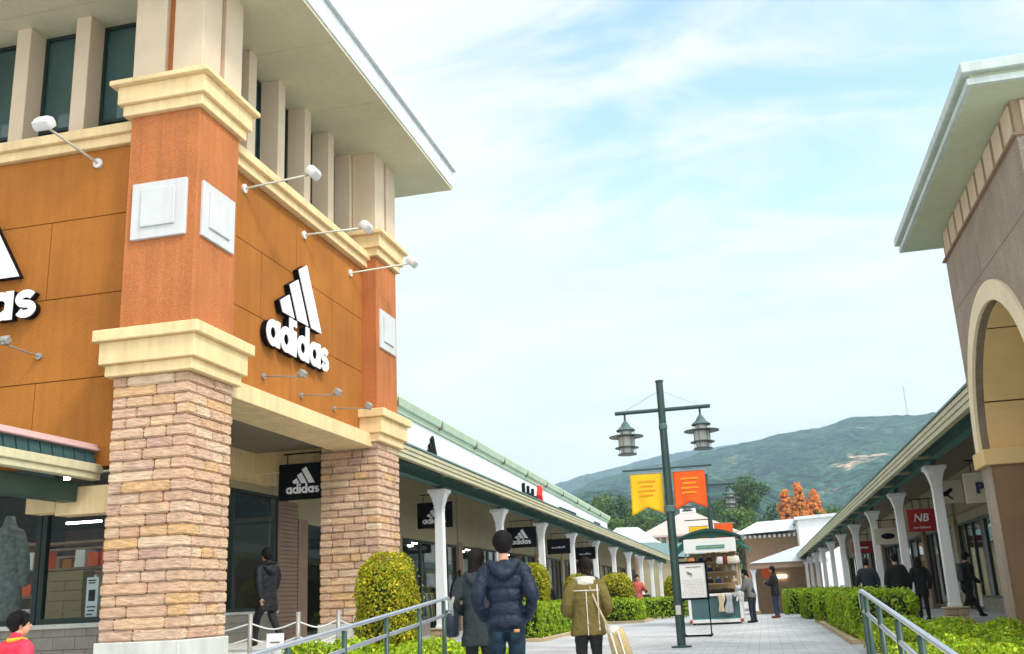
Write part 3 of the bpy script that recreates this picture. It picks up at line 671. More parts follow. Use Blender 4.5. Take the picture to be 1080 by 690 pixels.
# ================================================================ LEFT ARCADE BUILDING
ab=thing('arcade_building',(-14,50,0),'long white panelled shop building with a pale green metal coping behind the left walkway','building')
def par_z(y): return 8.15-.0165*(y-33)
q=MB(); ya,yb=22.3,83
q.add([(-12,ya,4.6),(-12,yb,4.0),(-12,yb,par_z(yb)-.5),(-12,ya,par_z(ya)-.5),(-22,ya,4.6),(-22,yb,4.0),(-22,yb,par_z(yb)-.5),(-22,ya,par_z(ya)-.5)],[(0,1,2,3),(4,5,6,7),(0,1,5,4),(1,2,6,5),(2,3,7,6),(3,0,4,7)])
q.build('parapet_wall',mt['whitew'],ab)
q=MB(); n=12
for k in range(n):
    y0=ya+(yb+.3-ya)*k/n; y1=ya+(yb+.3-ya)*(k+1)/n-.04
    prof=[(-12.02,-.50),(-11.93,-.50),(-11.90,-.34),(-11.80,-.30),(-11.72,-.05),(-11.74,0),(-12.3,.04),(-12.3,-.3)]
    q.prism(prof,y0,y1,lambda p,d:(p[0],d,par_z(d)+p[1]))
for k in range(n): y0=ya+(yb+.3-ya)*(k+1)/n; q.box(-12.2,-11.73,y0-.05,y0+.01,par_z(y0)-.4,par_z(y0)+.02,1)
q.build('coping',[mt['greenridge'],mt['gutterd']],ab)
q=MB(); q.add([(-12.02,yb,3.6),(-12.02,97,3.5),(-12.02,97,5.4),(-12.02,yb,6.0),(-20,yb,3.6),(-20,97,3.5),(-20,97,5.4),(-20,yb,6.0)],[(0,1,2,3),(4,5,6,7),(0,1,5,4),(1,2,6,5),(2,3,7,6),(3,0,4,7)]); q.build('low_wall',mt['whitew'],ab)
# shopfronts under the walkway, bay by bay
def xl(y): return -11.5+ (y-24)*.006
bays=[24.05]+[31.2+6.85*k for k in range(10)]
shopcols=[(.50,.36,.2),(.65,.12,.05),(.55,.42,.1),(.25,.28,.3),(.7,.5,.3),(.2,.3,.22)]
fl=[]
for i in range(len(bays)-1):
    a,b=bays[i],bays[i+1]; x=xl(a); z0=gz(a)-.0; 
    MB().box(x-.25,x+.04,a,a+.55,z0,3.3).build('pilaster',mt['wallcream'] if i%2 else mt['siding'],ab)
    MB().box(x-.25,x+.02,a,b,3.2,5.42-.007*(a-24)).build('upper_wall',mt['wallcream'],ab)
    if i in (1,3):
        v_=MB()
        for k in range(8): v_.box(x+.02,x+.05,a+2.2,a+4.6,3.62+k*.06,3.62+k*.06+.035)
        v_.build('vent_grille',mt['siding'],ab)
    t=MB(); tiles(t,'x',x,a+.55,a+(3.4 if i%2 else 5.2),z0,z0+.42,.6,.21)
    t.build('base_wall',mt['tilewall'],ab)
    shopwin(ab,'x',a+.57,a+2.6,z0+.42,3.18,x-.02,())
    shopwin(ab,'x',a+2.62,a+4.6,z0+(.42 if not i%2 else .05),3.18,x-.02,())
    shopwin(ab,'x',a+4.62,b-.02,z0+.05,3.18,x-.02,((a+4.6+b)/2,))
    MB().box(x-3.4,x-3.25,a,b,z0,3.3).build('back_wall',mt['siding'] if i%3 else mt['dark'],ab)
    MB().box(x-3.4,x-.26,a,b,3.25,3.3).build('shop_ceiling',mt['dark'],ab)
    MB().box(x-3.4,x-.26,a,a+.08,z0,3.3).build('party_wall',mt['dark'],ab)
    for j in range(5): MB().lathe([(.01,-.03),(.10,-.03),(.12,.03),(.01,.03)],(x-.8-.7*(j%2),a+1.2+1.5*j,3.22),8).build('ceiling_lamp',mt['lamp_on'],ab)
# clothes displays seen through the glass
def cm(c): 
    k='cloth_%02d%02d%02d'%tuple(int(v*20) for v in c)
    if k not in mt: mt[k]=M(k,c,.85,.12,6)
    return mt[k]
def rack(x,y,z,label,cols,hang_len=.95,rot=0,n=10,L=1.5):
    t=thing('clothes_rack',(x,y,z),label,'clothes rack',rz=rot)
    f=MB(); f.tube([(-L/2,0,0),(-L/2,0,1.5),(L/2,0,1.5),(L/2,0,0)],.015,6); f.bar((-L/2,-.25,.03),(-L/2,.25,.03),.03,.03); f.bar((L/2,-.25,.03),(L/2,.25,.03),.03,.03)
    f.build('frame',mt['lampgrey'],t,local=True)
    for k in range(n):
        xx=-L/2+.1+k*(L-.2)/(n-1); l=hang_len*random.uniform(.85,1.05); c=random.choice(cols)
        g_=MB(); rs=[]
        for zz,w_,dd in ((1.46,.03,.015),(1.42,.17,.03),(1.3,.2,.035),(1.46-l*.6,.19,.04),(1.46-l,.23,.05)):
            rs.append([(xx+dd*math.cos(a),w_*math.sin(a),zz) for a in [2*PI*i/8 for i in range(8)]])
        g_.rings(rs); g_.build('garment',cm(c),t,local=True,smooth=True)
    return t
rack(-12.6,29.0,0,'rack with orange and red jackets behind the glass left of the couple',[(.8,.12,.03),(.75,.08,.03),(.3,.05,.04)],rot=PI/2)
rack(-12.9,32.4,0,'rack of yellow and white tops behind the window near the first white column',[(.8,.6,.2),(.75,.72,.65),(.6,.1,.05)],rot=PI/2)
rack(-12.6,37.5,0,'rack of white and cream tops behind the window left of the navy jacket',[(.7,.68,.6),(.6,.45,.2),(.1,.1,.12)],rot=PI/2)
rack(-12.4,43.3,0,'rack with dark and amber coats in the shop right of the navy jacket',[(.06,.06,.08),(.85,.45,.03),(.12,.1,.08)],rot=PI/2)
rack(-11.9,54.8,gz(54),'row of bright orange and yellow shirts shown outside deep in the left walkway',[(.9,.2,.03),(.9,.28,.03),(.85,.45,.05)],rot=PI/2,L=3.2,n=16)
rack(-12.9,21.0,.42,'rack with pale and dark tops inside the corner shop window',[(.6,.6,.5),(.12,.1,.1),(.5,.1,.08),(.7,.5,.1)],rot=PI/2)
rack(-12.9,26.2,0,'rack with amber and dark clothes behind the doorway glass right of the dark walking woman',[(.8,.5,.06),(.05,.05,.06),(.4,.25,.22)],rot=PI/2)
# signs on the white parapet
ps=thing('parapet_sign',(-11.98,36.6,6.1),'dark three-stripe logo sign on the white parapet beside the stone pier','sign')
logo(ps,yz(-11.98),35.75,6.0,.34,[mt['black'],mt['black']],0,0,.08,.0)
ps=thing('parapet_sign',(-11.98,54.3,6.2),'black and red lettering on the white parapet left of centre','sign')
q=MB()
for k,(w_,h_) in enumerate(((.22,1.0),(.5,.55),(.18,.95),(.5,.6),(.2,.9),(.45,.55))): y0=52.2+k*.56; q.box(-11.98,-11.86,y0,y0+w_,6.05,6.05+h_)
q.box(-11.98,-11.87,52.2,55.2,6.05,6.18); q.build('lettering',mt['black'],ps)
mt['red']=M('sign_red',(.80,.03,.02),.5,.05)
q=MB(); q.tube([(-11.9,56.0,5.9),(-11.9,56.4,6.25),(-11.9,56.0,6.75),(-11.9,56.3,7.1)],.2,10); q.build('emblem',mt['red'],ps)
mt['navyp']=M('sign_navy',(.03,.05,.11),.5,.05)
ps=thing('parapet_sign',(-11.98,66,6.1),'small dark blue lettering on the white parapet near its far end','sign')
q=MB()
for k in range(6):
    y0=62.3+k*.98; q.box(-11.98,-11.88,y0,y0+.22,5.7,6.55); q.box(-11.98,-11.88,y0,y0+.7,6.4,6.55)
    if k%2: q.box(-11.98,-11.89,y0+.5,y0+.7,5.7,6.5)
q.build('lettering',mt['navyp'],ps)
ps=thing('parapet_sign',(-11.98,78,6.1),'dark upright panel sign at the far end of the white parapet','sign')
MB().box(-11.98,-11.9,76,78.6,5.4,6.5).build('panel',mt['navyp'],ps); MB().box(-11.90,-11.88,76.5,78.1,5.9,6.1).build('lettering',mt['white'],ps)
# ================================================================ RIGHT ARCH BUILDING
rb=thing('arch_building',(6,15.5,0),'brown rendered building with a cream round arch and a pale overhanging eave at right','building')
X0=3.75; YN,YF=12.92,18.2; yc,zc,ri,ro=15.86,3.06,2.0,2.3
q=MB(); n=28
inner=[(yc-ri*math.cos(PI*i/n),zc+ri*math.sin(PI*i/n)) for i in range(n+1)]
# wall faces built from strips between the arch and the wall outline
top=6.52
segs=[(YN,yc-ri)]
mbw=MB(); mbw.box(X0,X0+8,YN,yc-ri,0,top); mbw.box(X0,X0+8,yc+ri,YF,zc-.0,top)
for i in range(n):
    a,b=inner[i],inner[i+1]; mbw.prism([(a[0],a[1]),(b[0],b[1]),(b[0],top),(a[0],top)],X0,X0+8,lambda p,d:(d,p[0],p[1]))
wl=mbw.build('wall',mt['taupest'],rb)
j=MB()
j.box(X0-.003,X0+.01,YN,yc-ri-.2,4.50,4.515); j.box(X0-.003,X0+.01,17.75,YF,4.50,4.515); j.box(X0-.003,X0+.01,YN,YF,5.55,5.565); j.box(X0-.003,X0+.01,15.9,15.915,5.565,top); j.build('panel_joint',mt['gutterd'],rb)
q=MB()
for i in range(n):
    c0,c1=PI*i/n,PI*(i+1)/n
    q.prism([(yc-ri*math.cos(c0),zc+ri*math.sin(c0)),(yc-ri*math.cos(c1),zc+ri*math.sin(c1)),(yc-ro*math.cos(c1),zc+ro*math.sin(c1)),(yc-ro*math.cos(c0),zc+ro*math.sin(c0))],X0-.05,X0+.12,lambda p,d:(d,p[0],p[1]))
q.build('arch_ring',mt['arch'],rb)
q=MB(); rv=ri-.015
for i in range(n):
    c0,c1=PI*i/n,PI*(i+1)/n
    q.prism([(yc-rv*math.cos(c0),zc+rv*math.sin(c0)),(yc-rv*math.cos(c1),zc+rv*math.sin(c1)),(yc-(ri+.02)*math.cos(c1),zc+(ri+.02)*math.sin(c1)),(yc-(ri+.02)*math.cos(c0),zc+(ri+.02)*math.sin(c0))],X0+.12,X0+7.9,lambda p,d:(d,p[0],p[1]))
q.build('vault',mt['vault'],rb)
q=MB()
for a in (24,66,114,156):
    c0=R(a); r1,r2_=rv-.008,rv+.004
    q.prism([(yc-r1*math.cos(c0),zc+r1*math.sin(c0)),(yc-r1*math.cos(c0+.012),zc+r1*math.sin(c0+.012)),(yc-r2_*math.cos(c0+.012),zc+r2_*math.sin(c0+.012)),(yc-r2_*math.cos(c0),zc+r2_*math.sin(c0))],X0+.12,X0+7.9,lambda p,d:(d,p[0],p[1]))
q.build('vault_joint',mt['joint'],rb)
q=MB(); q.box(X0-.09,X0+7.9,17.42,18.26,2.80,3.055); q.box(X0-.09,X0+7.9,12.86,14.24,2.80,3.055); q.build('impost',mt['vault'],rb,bevel=.01)
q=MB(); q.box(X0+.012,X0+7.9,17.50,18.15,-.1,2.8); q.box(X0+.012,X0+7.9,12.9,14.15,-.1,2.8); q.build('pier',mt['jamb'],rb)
MB().box(X0,X0+.012,17.485,18.18,-.1,2.8).build('pier_face',mt['taupest'],rb); MB().box(X0,X0+.012,12.9,14.15,-.1,2.8).build('pier_face',mt['taupest'],rb)
# dentil band: light panels between dark strips
MB().box(X0-.0,X0+8,YN,YF,6.525,7.0).build('frieze',mt['taupe'],rb)
q=MB(); nd=9
for k in range(nd):
    y0=YN+.1+k*(YF-YN-.12)/nd; q.box(X0-.025,X0,y0,y0+.40,6.56,6.97)
for k in range(13): q.box(X0+.1+k*.6,X0+.5+k*.6,YN-.025,YN,6.56,6.97)
q.build('dentil',mt['beige'],rb,bevel=.008)
MB().box(X0-.05,X0+8.1,YN-.05,YF+.05,6.49,6.525).build('string_course',mt['siding'],rb)
MB().box(3.20,12.6,12.38,18.9,7.0,7.04).build('soffit',mt['soffitg'],rb)
q=MB(); q.box(3.13,12.7,12.31,18.97,7.002,7.085); q.build('roof',mt['fascia2'],rb)
q=MB(); q.box(3.17,12.6,12.35,18.93,7.085,7.15); q.build('roof_recess',mt['soffitg'],rb)
q=MB(); q.box(3.07,12.8,12.25,19.03,7.15,7.29); q.build('roof_edge',mt['fascia2'],rb,bevel=.01)
# ================================================================ RIGHT SHOP BUILDING under the walkway
sb=thing('shop_building',(9,50,0),'cream shop building with dark glazed shopfronts behind the right walkway','building')
d0=Vector(GR_A);d1=Vector(GR_B)
def xr(y): return 7.3+(y-20)*(d1.x-d0.x)/(d1.y-d0.y)
bays=[19.2+6.9*k for k in range(11)]
for i in range(len(bays)-1):
    a,b=bays[i],bays[i+1]; x=xr(a); z0=gz(a)
    MB().box(x-.04,x+.25,a,a+.5,z0,3.1).build('pilaster',mt['wallcream'] if i%2 else mt['siding'],sb)
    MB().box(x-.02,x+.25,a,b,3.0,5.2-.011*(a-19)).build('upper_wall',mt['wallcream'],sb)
    MB().box(x-.045,x-.02,a,b,3.3,3.36).build('trim_strip',mt['siding'],sb)
    t=MB(); tiles(t,'-x',x-.02,a+.5,a+4.4,z0,z0+.42,.6,.21); t.build('base_wall',mt['tilewall'],sb)
    shopwin(sb,'-x',a+.52,a+2.4,z0+.42,2.98,x-.02,())
    shopwin(sb,'-x',a+2.42,a+4.4,z0+.42,2.98,x-.02,())
    shopwin(sb,'-x',a+4.42,b-.02,z0+.03,2.98,x-.02,((a+4.4+b)/2,))
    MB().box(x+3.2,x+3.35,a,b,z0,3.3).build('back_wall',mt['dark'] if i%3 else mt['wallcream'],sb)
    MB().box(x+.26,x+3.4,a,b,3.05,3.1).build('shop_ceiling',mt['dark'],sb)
    MB().box(x+.26,x+3.4,a,a+.08,z0,3.3).build('party_wall',mt['dark'],sb)
    for j in range(4): MB().lathe([(.01,-.03),(.08,-.03),(.1,.03),(.01,.03)],(x+.8+.7*(j%2),a+1.2+1.5*j,3.02),8).build('ceiling_lamp',mt['lamp_on'],sb)
rack(8.3,33.8,0,'rack of red and yellow clothes behind the right shop glass by the backpack walker',[(.8,.1,.04),(.85,.6,.05),(.6,.6,.5)],rot=PI/2)
rack(8.5,40.2,0,'rack of amber and gold clothes lit behind the right shop glass',[(.9,.5,.05),(.85,.4,.03),(.5,.4,.2)],rot=PI/2)
rack(8.2,46.8,0,'rack of pale clothes in the right shop behind the two dark figures',[(.6,.6,.55),(.2,.2,.25)],rot=PI/2)
# hanging signs on the right
mt['nbred']=M('sign_dark_red',(.36,.02,.02),.5,.05)
mt['signcream']=M('sign_cream',(.62,.58,.45),.6,.05)
def hbase(x0,x1,y,z0,z1,mat_,label,name='hanging_sign'):
    t=thing(name,((x0+x1)/2,y,z0),label,'sign')
    MB().box(x0,x1,y-.03,y+.03,z0,z1).build('board',mat_,t,bevel=.006)
    q=MB(); 
    for xx in (x0+.2,x1-.2): q.tube([(xx,y,z1),(xx,y,z1+.3)],.012,6,ends=False)
    q.bar((x0+.1,y,z1+.3),(x1-.1,y,z1+.3),.03,.03); q.build('hanger',mt['black'],t); return t
nbs=hbase(4.48,5.36,33.0,2.50,3.17,mt['nbred'],'dark red hanging sign with white NB letters between two white columns')
text('NB',face_y(4.86,32.96,2.90),.33,mt['letter'],'lettering',nbs,.008,.004,.22)
text('new balance',face_y(4.86,32.96,2.62),.10,mt['letter'],'small_lettering',nbs,.006,.0,0)
q=MB()
for k in range(4): q.box(4.56+.025*k,4.67+.02*k,32.945,32.95,2.795+k*.06,2.815+k*.06)
q.build('speed_lines',mt['nbred'],nbs)
pu=hbase(4.92,5.9,26.0,2.78,3.50,mt['signcream'],'cream hanging sign with dark blue letters PU beside the arch pier')
text('PUMA',face_y(5.62,25.96,3.12),.34,mt['navyp'],'lettering',pu,.008,.02,0)
ct=thing('wall_emblem',(5.1,29.9,3.3),'small black leaping cat shape on a cream panel left of the PU sign','emblem')
MB().box(4.82,5.6,29.9,29.96,3.08,3.7).build('panel',mt['signcream'],ct)
q=MB(); q.tube([(4.86,29.87,3.2),(5.0,29.87,3.3),(5.15,29.87,3.34),(5.3,29.87,3.45)],[.03,.06,.06,.04],8,flat=.25); q.tube([(5.0,29.87,3.27),(4.95,29.87,3.12)],.025,6,flat=.3); q.tube([(5.18,29.87,3.3),(5.3,29.87,3.2)],.025,6,flat=.3); q.tube([(4.88,29.87,3.22),(4.8,29.87,3.35),(4.84,29.87,3.44)],.012,6,flat=.5)
q.build('cat_shape',mt['black'],ct)
h3=hbase(4.3,5.25,41.0,2.45,3.05,mt['signcream'],'cream hanging sign with a dark oval mark left of the NB sign'); q=MB(); q.sph((4.78,40.95,2.75),(.25,.012,.11),16); q.build('mark',mt['black'],h3)
h4=hbase(4.2,5.1,50.0,2.4,2.95,mt['nbred'],'small dark red hanging sign far down the right walkway'); 
q=MB(); q.box(4.4,4.9,49.955,49.965,2.62,2.70); q.build('lettering',mt['letter'],h4)
# ================================================================ LAMP POSTS
def lantern(par,x,y,zt):
    k=.86
    def Z(v): return zt-.06+v*k
    t=MB(); t.tube([(x,y,zt),(x,y,zt-.2)],.022,8,ends=False); l=t.build('lantern',mt['pole'],par)
    MB().lathe([(r*k,Z(z)) for r,z in ((.025,-.08),(.05,-.12),(.09,-.17),(.13,-.24),(.21,-.30),(.235,-.33),(.22,-.345),(.03,-.345))],(x,y,0),20).build('lantern_cap',mt['lcap'],l)
    g_=MB()
    for r,a_,b_ in ((.15,-.345,-.45),(.19,-.49,-.72),(.16,-.76,-.88)): g_.lathe([(r*k,Z(a_)),(r*k,Z(b_))],(x,y,0),20)
    g_.build('lantern_glass',mt['lglass'],l)
    s_=MB()
    for z,r in ((-.47,.42),(-.74,.29),(-.90,.235)): r*=k; s_.lathe([(.02,Z(z+.025)),(r*.6,Z(z+.025)),(r,Z(z-.004)),(r,Z(z-.024)),(r*.6,Z(z-.012)),(.02,Z(z-.012))],(x,y,0),24)
    s_.build('lantern_disc',mt['pole'],l)
    b=MB()
    for j in range(6):
        a=2*PI*j/6+.2; b.bar((x+.195*k*math.cos(a),y+.195*k*math.sin(a),Z(-.35)),(x+.19*k*math.cos(a),y+.19*k*math.sin(a),Z(-.9)),.01,.01)
    b.build('lantern_bars',mt['pole'],l)
mt['lcap']=M('lantern_cap_patina',(.10,.16,.15),.5,.2,6)
def banner(x0,x1,y,z0,z1,mat_,txt,label,sag=.15):
    t=thing('banner',((x0+x1)/2,y,z1),label,'banner')
    n=14; q=MB(); rows=[]
    def off(u,z): return .03*math.sin(u*9+z*2.2)*(z1-z)/(z1-z0)
    q2=[]
    for d_ in (0,.008):
        for j in range(n+1):
            for i in range(n+1):
                u=i/n; xx=x0+(x1-x0)*u; zb=z0+sag*(1-abs(u-.5)*2); zz=z1+(zb-z1)*j/n; q2.append((xx,y+off(u,zz)+d_,zz))
    m_=(n+1)*(n+1); q.v=q2
    for j in range(n):
        for i in range(n):
            a=j*(n+1)+i; q.f+=[(a,a+1,a+n+2,a+n+1),(m_+a,m_+a+n+1,m_+a+n+2,m_+a+1)]
    for i in range(n):
        q.f+=[(i,m_+i,m_+i+1,i+1),(n*(n+1)+i,n*(n+1)+i+1,m_+n*(n+1)+i+1,m_+n*(n+1)+i),(i*(n+1),(i+1)*(n+1),m_+(i+1)*(n+1),m_+i*(n+1)),(i*(n+1)+n,m_+i*(n+1)+n,m_+(i+1)*(n+1)+n,(i+1)*(n+1)+n)]
    q.m=[0]*len(q.f); q.build('cloth',mat_,t,smooth=True)
    MB().tube([(x0-.02,y,z1+.0),(x1+.02,y,z1+.0)],.012,6).build('rod',mt['wire'],t)
    if txt is not None:
        q=MB(); w_=x1-x0
        for k,(a,b) in enumerate(((.24,.80),(.30,.72),(.24,.78),(.26,.70))):
            for s_ in range(10):
                u0=a+(b-a)*s_/10; u1=u0+(b-a)/10*.8; zz=z1-.16-k*.095; q.box(x0+w_*u0,x0+w_*u1,y+off(u0,zz)-.012,y+off(u0,zz)-.006,zz-.018,zz+.018)
        q.build('print_lines',txt,t)
def lamppost(x,y,H,zbase,label,lan=((-.78,4.76),(.80,4.76)),ban=True,zb0=2.1):
    t=thing('lamp_post',(x,y,zbase),label,'street lamp','lamp posts down the middle of the street')
    p=MB(); p.lathe([(.085,zbase+.02),(.085,zbase+2.2),(.078,zbase+H-1.0),(.075,zbase+H)],(x,y,0),20); p.build('pole',mt['pole'],t,smooth=False)
    MB().lathe([(.09,zbase+H-.0),(.09,zbase+H+.03),(.02,zbase+H+.05)],(x,y,0),16).build('finial',mt['pole'],t)
    MB().lathe([(.092,zbase+2.62),(.115,zbase+2.64),(.115,zbase+2.74),(.092,zbase+2.76)],(x,y,0),20).build('collar',mt['lcap'],t)
    MB().lathe([(.082,zbase+4.32),(.09,zbase+4.34),(.09,zbase+4.42),(.082,zbase+4.44)],(x,y,0),20).build('collar',mt['lcap'],t)
    MB().box(x-.05,x+.05,y-.11,y-.07,zbase+.62,zbase+.80).build('sticker_plate',mt['signcream'],t,bevel=.004)
    MB().lathe([(.2,zbase+.0),(.2,zbase+.03),(.09,zbase+.05)],(x,y,0),20).build('base_plate',mt['pole'],t)
    zc_=zbase+4.735
    MB().tube([(x-.98,y,zc_),(x+1.0,y,zc_)],.042,12,ends=False).build('crossbar',mt['pole'],t)
    for sx_ in (-1,1):
        MB().tube([(x,y,zc_+.42),(x+sx_*.78,y,zc_+.03)],.006,6,ends=False).build('cable',mt['wire'],t)
        lantern(t,x+sx_*.78,y,zc_-.03)
    if ban:
        MB().tube([(x-.9,y,zbase+3.52),(x+.9,y,zbase+3.52)],.02,8).build('banner_arm',mt['pole'],t)
    return t
lamppost(-1.69,20.72,5.33,0,'tall near street lamp with two pagoda lanterns and yellow and red banners')
banner(-2.46,-1.80,20.72,2.60,3.44,mt['yellow'],mt['bantext'],'yellow swallow-tailed banner on the near lamp post')
banner(-1.58,-.93,20.72,2.66,3.44,mt['orangeb'],mt['bantext2'],'red-orange swallow-tailed banner on the near lamp post')
L2=lamppost(-1.62,36.9,5.1,0,'second street lamp farther back, rising behind the kiosk roof')
banner(-2.40,-1.74,36.9,2.3,3.30,mt['yellow'],None,'short yellow banner behind the kiosk roof')
banner(-1.50,-.86,36.9,2.3,3.36,mt['orangeb'],None,'short red-orange banner behind the kiosk roof')
# ================================================================ KIOSK
kx0,kx1,ky0,ky1=-2.42,-.72,33.6,36.0
kk=thing('market_kiosk',(-1.57,34.8,0),'green and white market kiosk with an arched roof, hung with hats and bags','kiosk')
mt['kgreen']=M('kiosk_dark_green',(.02,.075,.06),.45,.08,2)
mt['kgreenl']=M('kiosk_awning_green',(.03,.28,.23),.6,.06,2)
mt['kwhite']=M('kiosk_white',(.80,.80,.78),.5,.04,2)
mt['kpanel']=M('kiosk_panel_grey_green',(.075,.14,.15),.5,.1,2)
q=MB(); q.box(kx0+.06,kx1-.06,ky0+.03,ky1,.14,.88); q.build('body',mt['kpanel'],kk,bevel=.01)
q=MB()
for x in (kx0,kx1-.09): q.box(x,x+.09,ky0-.0,ky0+.08,.06,.95); q.box(x,x+.09,ky1-.08,ky1,.06,2.3)
q.box(kx0,kx1,ky0,ky0+.08,.06,.17); q.box(kx0-.03,kx1+.03,ky0-.06,ky1+.03,.88,.95)
q.build('frame',mt['kwhite'],kk,bevel=.008)
MB().box(kx0+.1,kx1-.1,ky0-.004,ky0+.0,.18,.21).build('green_line',mt['kgreenl'],kk)
for x in (kx0+.12,kx1-.12):
    for y in (ky0+.35,ky1-.35): MB().tube([(x-.03,y,.09),(x+.03,y,.09)],.09,14,ends=False).build('wheel',mt['black'],kk)
MB().box(kx0+.02,kx0+.10,ky0-.02,ky0,.10,.16).build('reflector',mt['red'],kk); MB().box(kx1-.10,kx1-.02,ky0-.02,ky0,.10,.16).build('reflector',mt['red'],kk)
for x in (kx0+.05,kx1-.05):
    for y in (ky0+.05,): MB().bar((x,y,.95),(x,y,2.3),.05,.05).build('post',mt['tan'],kk)
for z in (1.25,1.62,1.95): MB().box(kx0+.1,kx1-.1,ky0+.5+(z-1.2)*.5,ky0+1.1+(z-1.2)*.5,z,z+.03).build('shelf',mt['card'],kk)
MB().box(kx0+.04,kx1-.04,ky1-.1,ky1-.06,.95,2.3).build('back_panel',mt['card'],kk)
q=MB(); q.box(kx0+.02,kx1-.02,ky0-.12,ky0-.05,2.24,2.68); s_=q.build('sign_board',mt['kwhite'],kk,bevel=.008)
MB().box(kx0+.42,kx1-.38,ky0-.14,ky0-.12,2.36,2.47).build('name_panel',mt['kgreenl'],s_)
q=MB()
for k in range(16): q.box(kx0+.46+k*.053,kx0+.46+k*.053+.036,ky0-.146,ky0-.14,2.395,2.435)
q.build('lettering',mt['tan'],s_)
def arch_roof(x0,x1,y0,y1,z0,rise,th,name,mat_):
    q=MB(); n=18; pts=[(x0+(x1-x0)*i/n,z0+rise*math.sin(PI*i/n)) for i in range(n+1)]+[(x1-(x1-x0)*i/n,z0-th+rise*.9*math.sin(PI*i/n)) for i in range(n+1)]
    q.prism(pts,y0,y1,lambda p,d:(p[0],d,p[1])); return q.build(name,mat_,kk)
arch_roof(kx0-.16,kx1+.16,ky0-.15,ky1+.2,2.74,.26,.07,'roof',mt['kgreen'])
q=MB(); n=18; pts=[(kx0-.05+(kx1-kx0+.1)*i/n,2.70+.22*math.sin(PI*i/n)) for i in range(n+1)]; q.prism(pts,ky0-.10,ky0-.04,lambda p,d:(p[0],d,p[1])); q.build('gable_panel',mt['kgreen'],kk)
for sx_,x in ((1,kx1),(-1,kx0)):
    q=MB(); a=[(x,2.62),(x+sx_*.38,2.34),(x+sx_*.38,2.30),(x,2.56)]; q.prism(a,ky0+.1,ky1,lambda p,d:(p[0],d,p[1]))
    q.prism([(x+sx_*.37,2.36),(x+sx_*.385,2.36),(x+sx_*.385,2.20),(x+sx_*.37,2.20)],ky0+.1,ky1,lambda p,d:(p[0],d,p[1])); q.build('awning',mt['kgreenl'],kk)
# goods: hats on the shelves, bags and scarves hanging from the counter and the eave
gcol=[('red',(.55,.03,.03)),('navy',(.03,.05,.18)),('white',(.75,.73,.7)),('maroon',(.16,.02,.03)),('brown',(.2,.1,.05)),('pink',(.7,.35,.35)),('black',(.02,.02,.02)),('cream',(.6,.5,.35))]
def hat(x,y,z,cn_,c,label):
    t=thing('knit_hat',(x,y,z),label,'hat','knitted hats for sale on the kiosk shelves')
    MB().lathe([(.10,0),(.115,.02),(.11,.05),(.095,.05),(.09,.09),(.06,.13),(.02,.15)],(0,0,0),14).build('crown',cm(c),t,local=True,smooth=True)
    MB().sph((0,0,.17),.035,8).build('bobble',cm((.7,.68,.65)),t,local=True,smooth=True)
k=0
for zi,(z,nm) in enumerate(((1.25,'lowest'),(1.62,'middle'),(1.95,'top'))):
    for i,x in enumerate((-2.2,-1.95,-1.68,-1.42,-1.15,-.92)):
        cn_,c=gcol[(k*3+zi)%8]; k+=1
        hat(x,ky0+.68+(z-1.2)*.5,z+.03,cn_,c,f'{cn_} knitted hat, {["first","second","third","fourth","fifth","sixth"][i]} from the left on the {nm} kiosk shelf')
def bag(x,y,z,c,label,w_=.13,h_=.24,cat='bag',name='hanging_bag',strap=.14):
    t=thing(name,(x,y,z),label,cat)
    q=MB(); rs=[]
    for zz,ww,dd in ((0,.75,.5),(.03,1,.9),(.4*h_,1.05,1.1),(h_*.85,.85,.8),(h_,.55,.35)): rs.append([(w_*ww*math.cos(a),w_*.45*dd*math.sin(a),zz-h_-strap) for a in [2*PI*i/12 for i in range(12)]])
    q.rings(rs); q.build('pouch',cm(c),t,local=True,smooth=True)
    MB().tube([(-w_*.5,0,-strap-.02),(0,0,0),(w_*.5,0,-strap-.02)],.008,6,seg=4).build('strap',cm((.1,.07,.05)),t,local=True)
for x,c,l in ((-1.12,(.16,.02,.04),'maroon bag hanging under the right of the kiosk sign'),(-.98,(.6,.5,.38),'cream bag hanging at the right kiosk post'),(-1.28,(.6,.58,.55),'white bag hanging under the middle of the kiosk sign'),(-2.2,(.5,.2,.08),'rust bag hanging at the left kiosk post'),(-.80,(.7,.66,.6),'pale bag hanging at the outer right corner of the kiosk')):
    bag(x,ky0-.02,2.24,c,l)
def scarf(x,c,l,z=.93,ln=.55,w_=.09):
    t=thing('scarf',(x,ky0-.1,z),l,'scarf'); q=MB(); rs=[]
    for i in range(9):
        u=i/8; rs.append([(w_*(1+.25*math.sin(u*7+x*9))*math.cos(a)+.02*math.sin(u*6),.03*math.sin(a)+.012*math.cos(3*a),-ln*u) for a in [2*PI*j/12 for j in range(12)]])
    q.rings(rs); q.build('cloth',cm(c),t,local=True,smooth=True)
scarf(-1.36,(.62,.48,.33),'beige scarf hanging over the kiosk counter'); scarf(-1.12,(.42,.43,.46),'grey scarf hanging over the kiosk counter',ln=.6,w_=.11)
t=thing('fur_heap',(-1.35,ky0+.15,.95),'heap of dark brown fur goods on the kiosk counter','fur goods')
q=MB(); 
for i in range(9): q.sph((-.36+i*.09,random.uniform(-.04,.04),.06+random.uniform(0,.04)),(.08,.1,.07),8)
remesh(q,'fur',mt['hairb'],t,.02)
t=thing('soft_toy',(-.80,ky0-.12,.78),'pale grey soft toy hanging on the right kiosk corner','toy')
q=MB(); q.sph((0,0,.12),(.10,.09,.13),12); q.sph((0,-.02,.31),(.09,.085,.08),12); q.sph((-.07,0,.39),.03,8); q.sph((.07,0,.39),.03,8)
